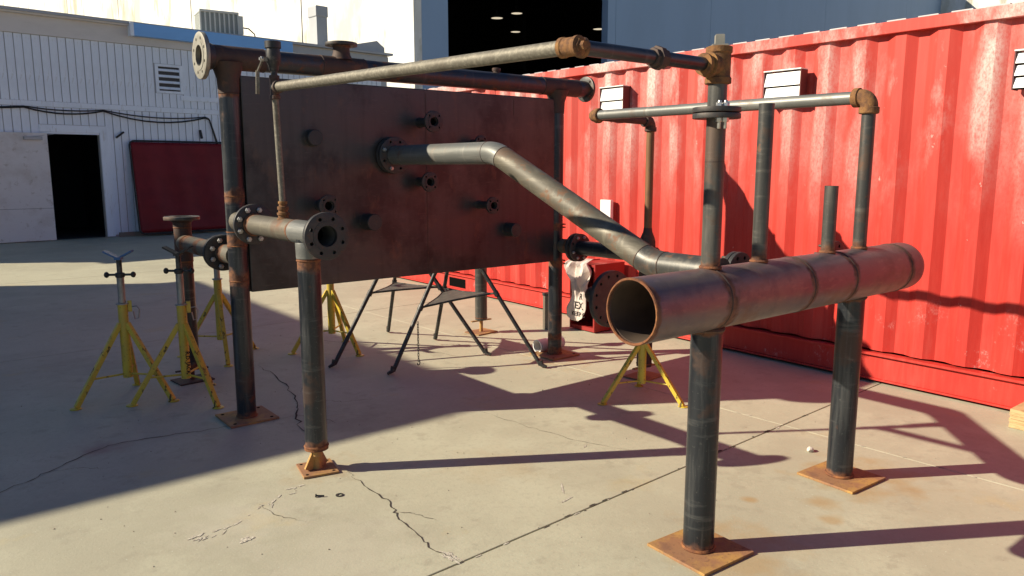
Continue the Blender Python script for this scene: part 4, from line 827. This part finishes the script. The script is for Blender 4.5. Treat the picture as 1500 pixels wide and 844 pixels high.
# ------------------------------------------------------------------ white boarded building
W = Matrix.Translation((1.565, 18.927, 0)) @ Matrix.Rotation(R(5.07), 4, 'Z')     # local: x along wall, -y towards the yard
wb = bpy.data.objects.new('boarded_building', None); link(wb, None, W); tag(wb, 'white board-clad building in shade with open doorway', 'building')
HW, WE = 4.70, 9.75
k = MB(); k.box((-6, 0, 0), (1.04, 0.12, HW)); k.box((2.05, 0, 0), (WE, 0.12, HW)); k.box((1.04, 0, 2.30), (2.05, 0.12, HW)); k.box((WE - 0.12, 0.1205, 0), (WE, 8, HW)); k.box((-6, 0.1205, 0), (-5.88, 8, HW)); k.box((-6, 7.88, 0), (WE, 8, HW))
k.build('wall', 'hood', wb, mtx=W)
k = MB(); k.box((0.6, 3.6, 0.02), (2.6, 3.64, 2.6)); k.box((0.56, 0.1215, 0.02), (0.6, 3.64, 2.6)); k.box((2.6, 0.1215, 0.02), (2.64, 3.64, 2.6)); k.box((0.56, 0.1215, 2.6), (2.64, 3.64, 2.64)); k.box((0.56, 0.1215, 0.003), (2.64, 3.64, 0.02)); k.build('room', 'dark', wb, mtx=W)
MB().box((-6.2, -0.20, HW), (WE + 0.1, 8.1, HW + 0.06)).build('roof', 'hood', wb, mtx=W)
bw, gap = 0.160, 0.017
up = MB().box((0, -0.020, 2.945), (bw - gap, -0.0005, 4.28)).mesh('board', 'white', bevel=0.003)
lo = MB().box((0, -0.020, 0.05), (bw - gap, -0.0005, 2.825)).mesh('board', 'white', bevel=0.003)
above = MB().box((0, -0.020, 2.47), (bw - gap, -0.0005, 2.825)).mesh('board', 'white', bevel=0.003)
x = -1.0
while x < 9.5:
    jig = Matrix.Translation((x + random.uniform(-0.002, 0.002), random.uniform(-0.003, 0.002), 0))
    if not (3.30 < x + bw / 2 < 4.00): inst('board', up, wb, W @ jig)
    if 0.86 < x + bw / 2 < 2.22: inst('board', above, wb, W @ jig)
    else: inst('board', lo, wb, W @ jig)
    x += bw
for z0, z1, nm in ((2.945, 3.26, 'low'), (3.93, 4.28, 'high')):
    short = MB().box((0, -0.020, z0), (bw - gap, -0.0005, z1)).mesh('board', 'white', bevel=0.003); x = -1.0
    while x < 9.5:
        if 3.30 < x + bw / 2 < 4.00: inst('board', short, wb, W @ Matrix.Translation((x, 0, 0)))
        x += bw
MB().box((-1, -0.034, 2.83), (9.7, -0.0005, 2.94)).build('band_board', 'white', wb, mtx=W, bevel=0.004)
MB().box((3.88, -0.045, 3.12), (4.88, -0.0205, 3.23)).build('cleat', 'white', wb, mtx=W, bevel=0.004)
MB().box((-6, -0.06, 4.285), (WE, -0.0005, HW - 0.002)).build('fascia', 'fascia', wb, mtx=W)
k = MB(); k.box((2.88, -0.24, 4.46), (6.72, -0.062, 4.73)); k.build('gutter', 'flash', wb, mtx=W, label='sheet-metal gutter coloured with blue sky reflection along the roof edge', bevel=0.006)
MB().box((2.80, -0.25, 4.45), (2.878, -0.061, 4.74)).build('gutter_end', 'white', wb, mtx=W, bevel=0.006)
MB().box((6.725, -0.10, 4.44), (WE, -0.0615, 4.66)).build('gutter', 'hood', wb, mtx=W, label='grey roof edge strip'); MB().box((-6, -0.16, 4.665), (2.795, -0.0615, 4.72)).build('drip_edge', 'fascia', wb, mtx=W, bevel=0.004)
v = MB(); v.box((3.34, -0.036, 3.265), (3.41, -0.0005, 3.92)); v.box((3.89, -0.036, 3.265), (3.96, -0.0005, 3.92)); v.box((3.4105, -0.036, 3.265), (3.8895, -0.0005, 3.32)); v.box((3.4105, -0.036, 3.865), (3.8895, -0.0005, 3.92)); vf = v.build('louvre_frame', 'white', wb, mtx=W)
MB().box((3.4105, -0.004, 3.3205), (3.8895, -0.001, 3.8645)).build('louvre_backing', 'ventdark', vf, mtx=W)
for i in range(4):
    z = 3.355 + i * 0.135; MB().bar((3.65, -0.036, z), (3.65, -0.012, z + 0.055), 0.474, 0.012).build('louvre_slat', 'white', vf, mtx=W)
# door frame, open leaf, closer
k = MB(); k.box((0.90, -0.045, 2.31), (2.22, -0.0005, 2.46)); k.box((2.06, -0.045, 0.02), (2.22, -0.0005, 2.309)); k.box((0.90, -0.030, 2.27), (2.055, -0.0005, 2.3085)); df = k.build('door_frame', 'white', wb, mtx=W, bevel=0.004)
dl = MB().box((-0.06, -0.11, 0.02), (1.02, -0.065, 2.28)).build('door', 'leaf', wb, 'white door leaf swung open flat against the wall', mtx=W, bevel=0.004)
MB().box((-0.055, -0.1115, 0.70), (1.015, -0.1102, 0.706)).build('seam', 'ventdark', dl, mtx=W)
MB().box((0.58, -0.17, 2.13), (0.92, -0.1105, 2.20)).build('door_closer', 'hood', dl, mtx=W, bevel=0.01)
k = MB(); k.bar((0.75, -0.15, 2.205), (1.15, -0.06, 2.26), 0.02, 0.008); k.build('closer_arm', 'hood', dl, mtx=W)
k = MB(); k.box((2.30, -0.10, 0.001), (5.2, -0.021, 0.10)); pl = k.build('base_plank', 'plank', wb, mtx=W)
# cables slung along the wall
def cable(pts, r, m, name, label, cat):
    P = []
    for a, b_, sag in pts:
        for i in range(8):
            u = i / 8; P.append(W @ Vector((a[0] + (b_[0] - a[0]) * u, -0.062, a[1] + (b_[1] - a[1]) * u - sag * 4 * u * (1 - u))))
    P.append(W @ Vector((pts[-1][1][0], -0.062, pts[-1][1][1])))
    return tag(MB().sweep(P, r, 8).build(name, m), label, cat)
cable([((-1, 2.82), (0.65, 2.80), 0.05), ((0.65, 2.80), (2.17, 2.79), 0.10), ((2.17, 2.79), (4.42, 2.74), 0.17), ((4.42, 2.74), (4.52, 2.70), 0), ((4.52, 2.70), (4.75, 1.9), -0.02), ((4.75, 1.9), (4.88, 1.2), 0)], 0.016, 'rubber', 'power_cable', 'lower black cable sagging deeper across the white boards', 'cable')
cable([((-1, 2.76), (0.65, 2.82), 0.03), ((0.65, 2.82), (2.17, 2.81), 0.05), ((2.17, 2.81), (4.42, 2.76), 0.09), ((4.42, 2.76), (4.50, 2.73), 0), ((4.50, 2.73), (4.72, 1.9), -0.02), ((4.72, 1.9), (4.84, 1.2), 0)], 0.013, 'rubber', 'power_cable', 'upper black cable, the straighter one across the white boards', 'cable')
tag(MB().sweep([W @ Vector(p) for p in ((4.87, -0.05, 4.25), (4.89, -0.05, 3.0), (4.95, -0.05, 1.6), (5.02, -0.06, 0.2))], 0.012, 8).build('down_cable', 'rubber'), 'thin black cable running straight down the white wall', 'cable')
# welding screen
ws = bpy.data.objects.new('welding_screen', None); link(ws, None, W @ Matrix.Translation((3.75, -0.3, 0))); tag(ws, 'dark red vinyl welding screen in black tube frame leaning on wall', 'screen')
LN = W @ Matrix.Translation((3.76, -0.42, 0.06)) @ Matrix.Rotation(R(-8), 4, 'X')
cr = 0.12; fw, fh = 1.13, 2.12; pts = []
for cx, cz, a0 in ((fw - cr, fh - cr, 0), (-fw + cr, fh - cr, 90), (-fw + cr, cr, 180), (fw - cr, cr, 270)):
    for i in range(7): a = R(a0 + 15 * i); pts.append(Vector((cx + cr * math.cos(a), 0, cz + cr * math.sin(a))))
MB().sweep(pts + [pts[0], pts[1]], 0.022, 10, False).build('frame', 'rubber', ws, mtx=LN)
k = MB(); nu, nv = 50, 24
for j in range(nv + 1):
    for i in range(nu + 1):
        u, v_ = i / nu, j / nv
        k.v.append(Vector((-fw + 0.02 + (2 * fw - 0.04) * u, 0.012 * math.sin(u * 21 + 2 * v_) * (0.3 + 0.7 * v_ * (1 - v_) * 4) + 0.010 * math.sin(u * 9 + v_ * 11) - 0.01, 0.03 + (fh - 0.06) * v_)))
for j in range(nv):
    for i in range(nu): a = j * (nu + 1) + i; k.f.append((a, a + 1, a + nu + 2, a + nu + 1))
o = k.build('curtain', 'vinyl', ws, mtx=LN); o.modifiers.new('thick', 'SOLIDIFY').thickness = 0.003
for xx, lb in ((2.45, 'black iron wall hook left of the welding screen'), (4.28, 'black iron wall hook above the welding screen')):
    tag(MB().bar((xx - 0.06 if xx < 3 else xx, -0.05, 2.22 if xx < 3 else 2.45), (xx + 0.10 if xx < 3 else xx + 0.02, -0.08, 2.35 if xx < 3 else 2.25), 0.05, 0.04).build('wall_hook', 'rubber', mtx=W), lb, 'hook', 'hooks on the white wall')
# roof equipment
AC = W @ Matrix.Translation((5.1, 0.55, HW + 0.061)) @ Matrix.Rotation(R(-12), 4, 'Z')
ac = bpy.data.objects.new('air_conditioner', None); link(ac, None, AC); tag(ac, 'pale air conditioning unit on the boarded building roof', 'air conditioner')
MB().box((-0.42, -0.35, 0.0), (0.42, 0.35, 0.52)).build('coil', 'acdark', ac, mtx=AC); MB().box((-0.46, -0.39, 0.521), (0.46, 0.39, 0.575)).build('lid', 'ac', ac, mtx=AC, bevel=0.015)
MB().box((-0.46, -0.39, -0.0), (0.46, 0.39, 0.035)).build('base_pan', 'ac', ac, mtx=AC)
for i in range(9):
    xx = -0.44 + i * 0.11; MB().box((xx - 0.018, -0.375, 0.036), (xx + 0.018, -0.352, 0.52)).build('guard_bar', 'ac', ac, mtx=AC)
for i in range(7):
    yy = -0.33 + i * 0.11; MB().box((-0.445, yy - 0.018, 0.036), (-0.422, yy + 0.018, 0.52)).build('guard_bar', 'ac', ac, mtx=AC)
MB().box((0.425, -0.36, 0.06), (0.56, -0.10, 0.50)).build('control_box', 'ac', ac, mtx=AC, bevel=0.008)
MB().sweep([(0.55, -0.2, 0.25), (0.72, -0.2, 0.24), (0.86, -0.2, 0.12), (0.88, -0.2, 0.0)], 0.016, 8).build('hose', 'rubber', ac, mtx=AC)
D = W @ Matrix.Translation((7.9, 0.5, HW + 0.061)); dk = bpy.data.objects.new('vent_stack', None); link(dk, None, D); tag(dk, 'tall grey square vent stack on the white roof', 'vent stack')
MB().box((-0.16, -0.2, 0), (0.16, 0.2, 0.82)).build('duct', 'hood', dk, mtx=D); MB().box((-0.185, -0.225, 0.821), (0.185, 0.225, 1.10)).build('cowl', 'hood', dk, mtx=D, bevel=0.02)
k = MB(); pr = [(8.45, 4.765), (8.45, 4.86), (9.55, 5.12), (9.80, 4.95), (9.80, 4.765)]
for yy in (0.15, 1.6): k.v += [Vector((a, yy, c)) for a, c in pr]
k.f = [(0, 1, 2, 3, 4), (9, 8, 7, 6, 5)] + [(i, i + 5, (i + 1) % 5 + 5, (i + 1) % 5) for i in range(5)]
tag(k.build('roof_hood', 'hood', mtx=W), 'low grey sloped sheet-metal hood at the end of white roof', 'roof hood')

# ------------------------------------------------------------------ tall hall behind
Bm = Matrix.Translation((12.915, 20.92, 0)) @ Matrix.Rotation(R(4.45), 4, 'Z')      # local: x along shaded front, y back along sunlit side
hb = bpy.data.objects.new('tall_hall', None); link(hb, None, Bm); tag(hb, 'tall pale concrete hall with big dark doorway', 'building')
HB, HF = 17.6, 14.1; js = [0.0, 7.0, 17.5, 28.0, 38.4, 48.9, 59.3, 69.7]
for a, c in zip(js[:-1], js[1:]): MB().box((0, a + 0.045 if a else 0.0, 0), (0.3, c - 0.045, HB)).build('wall_panel', 'concwall', hb, mtx=Bm)
MB().box((0.02, 0.1, 0), (0.28, 69, HB - 0.1)).build('panel_joint', 'ventdark', hb, mtx=Bm)
d0, d1, dh = 1.35, 9.25, 11.0
for a, c, z0 in ((0.305, d0, 0), (d1, 9.72, 0), (9.74, 16.4, 0), (16.42, 27.6, 0), (27.62, 38.9, 0), (38.92, 45.0, 0), (d0, d1, dh)):
    MB().box((a + (0 if z0 else 0.0), 0.0, z0), (c - (0 if z0 else 0.001), 0.3, HF)).build('wall_panel', 'greyshade', hb, mtx=Bm)
MB().box((9.5, 0.05, 0), (44.9, 0.28, HF - 0.1)).build('panel_joint', 'ventdark', hb, mtx=Bm)
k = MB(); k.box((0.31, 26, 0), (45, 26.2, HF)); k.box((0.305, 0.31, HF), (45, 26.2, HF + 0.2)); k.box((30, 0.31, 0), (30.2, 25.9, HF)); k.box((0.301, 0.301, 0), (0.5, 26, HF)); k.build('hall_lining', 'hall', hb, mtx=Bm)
MB().box((45.0, -45, 0), (45.3, 0.3, HF)).build('wall_panel', 'concwall', hb, 'sunlit pale return wall beyond the container', mtx=Bm)
MB().box((0.3, 0.3, HF + 0.2), (45.3, 69, HF + 0.5)).build('roof', 'hood', hb, mtx=Bm)
for (p, lb) in (((25.23, 31.04, 9.22), 'highest of the hanging hall lamps in the dark doorway'), ((23.23, 30.08, 8.62), 'leftmost hanging hall lamp in the dark doorway'), ((28.96, 35.74, 9.34), 'hanging hall lamp directly below the highest one in the doorway'), ((28.46, 28.45, 8.46), 'hanging hall lamp at the right side of the dark doorway')):
    l = thing('hall_lamp', lb, 'lamp', p, 'lamps hanging in the hall'); P = Vector(p)
    MB().lathe(P, (0, 0, 1), [(0.0, 0.30), (0.02, 0.31), (0.16, 0.20), (0.24, 0.07), (0.34, 0.06)], 18, False).build('shade', 'iron', l); MB().lathe(P + Vector((0, 0, 0.012)), (0, 0, 1), [(0, 0.28), (0.01, 0.28)], 18).build('lens', 'lamp', l)
    MB().tube(P + Vector((0, 0, 0.34)), (P.x, P.y, HF), 0.015, n=6).build('cord', 'rubber', l)
wl = bpy.data.objects.new('wall_light', None); WL = Bm @ Matrix.Translation((40.7, -0.002, 12.6)); link(wl, None, WL); tag(wl, 'small grey wall light high on the shaded hall front', 'wall light')
MB().box((-0.25, -0.30, 0), (0.25, -0.001, 0.30)).build('housing', 'iron', wl, mtx=WL, bevel=0.03); MB().box((-0.2, -0.30, -0.06), (0.2, -0.06, -0.001)).build('lens', 'hood', wl, mtx=WL)

# ------------------------------------------------------------------ neighbouring shed outside the frame: its roof throws the wide shade on the yard
hs = 5.0; off = hs / math.tan(SUN_EL); ox, oy = off * math.cos(SUN_AZ), off * math.sin(SUN_AZ)
sx1, sy0, sy1 = 3.15 - ox, 3.87 - oy, 10.9 - oy
sh = thing('shed', 'plain grey metal shed beside the yard', 'shed', (sx1 - 6, (sy0 + sy1) / 2, 0))
MB().box((sx1 - 40, sy0 + 0.1, 0), (sx1 - 0.1, sy1 - 0.1, hs - 0.14)).build('wall', 'shed', sh); MB().box((sx1 - 40.1, sy0, hs - 0.139), (sx1, sy1, hs)).build('roof', 'hood', sh)  # unseen shed, its length stretched to darken the shaded ground
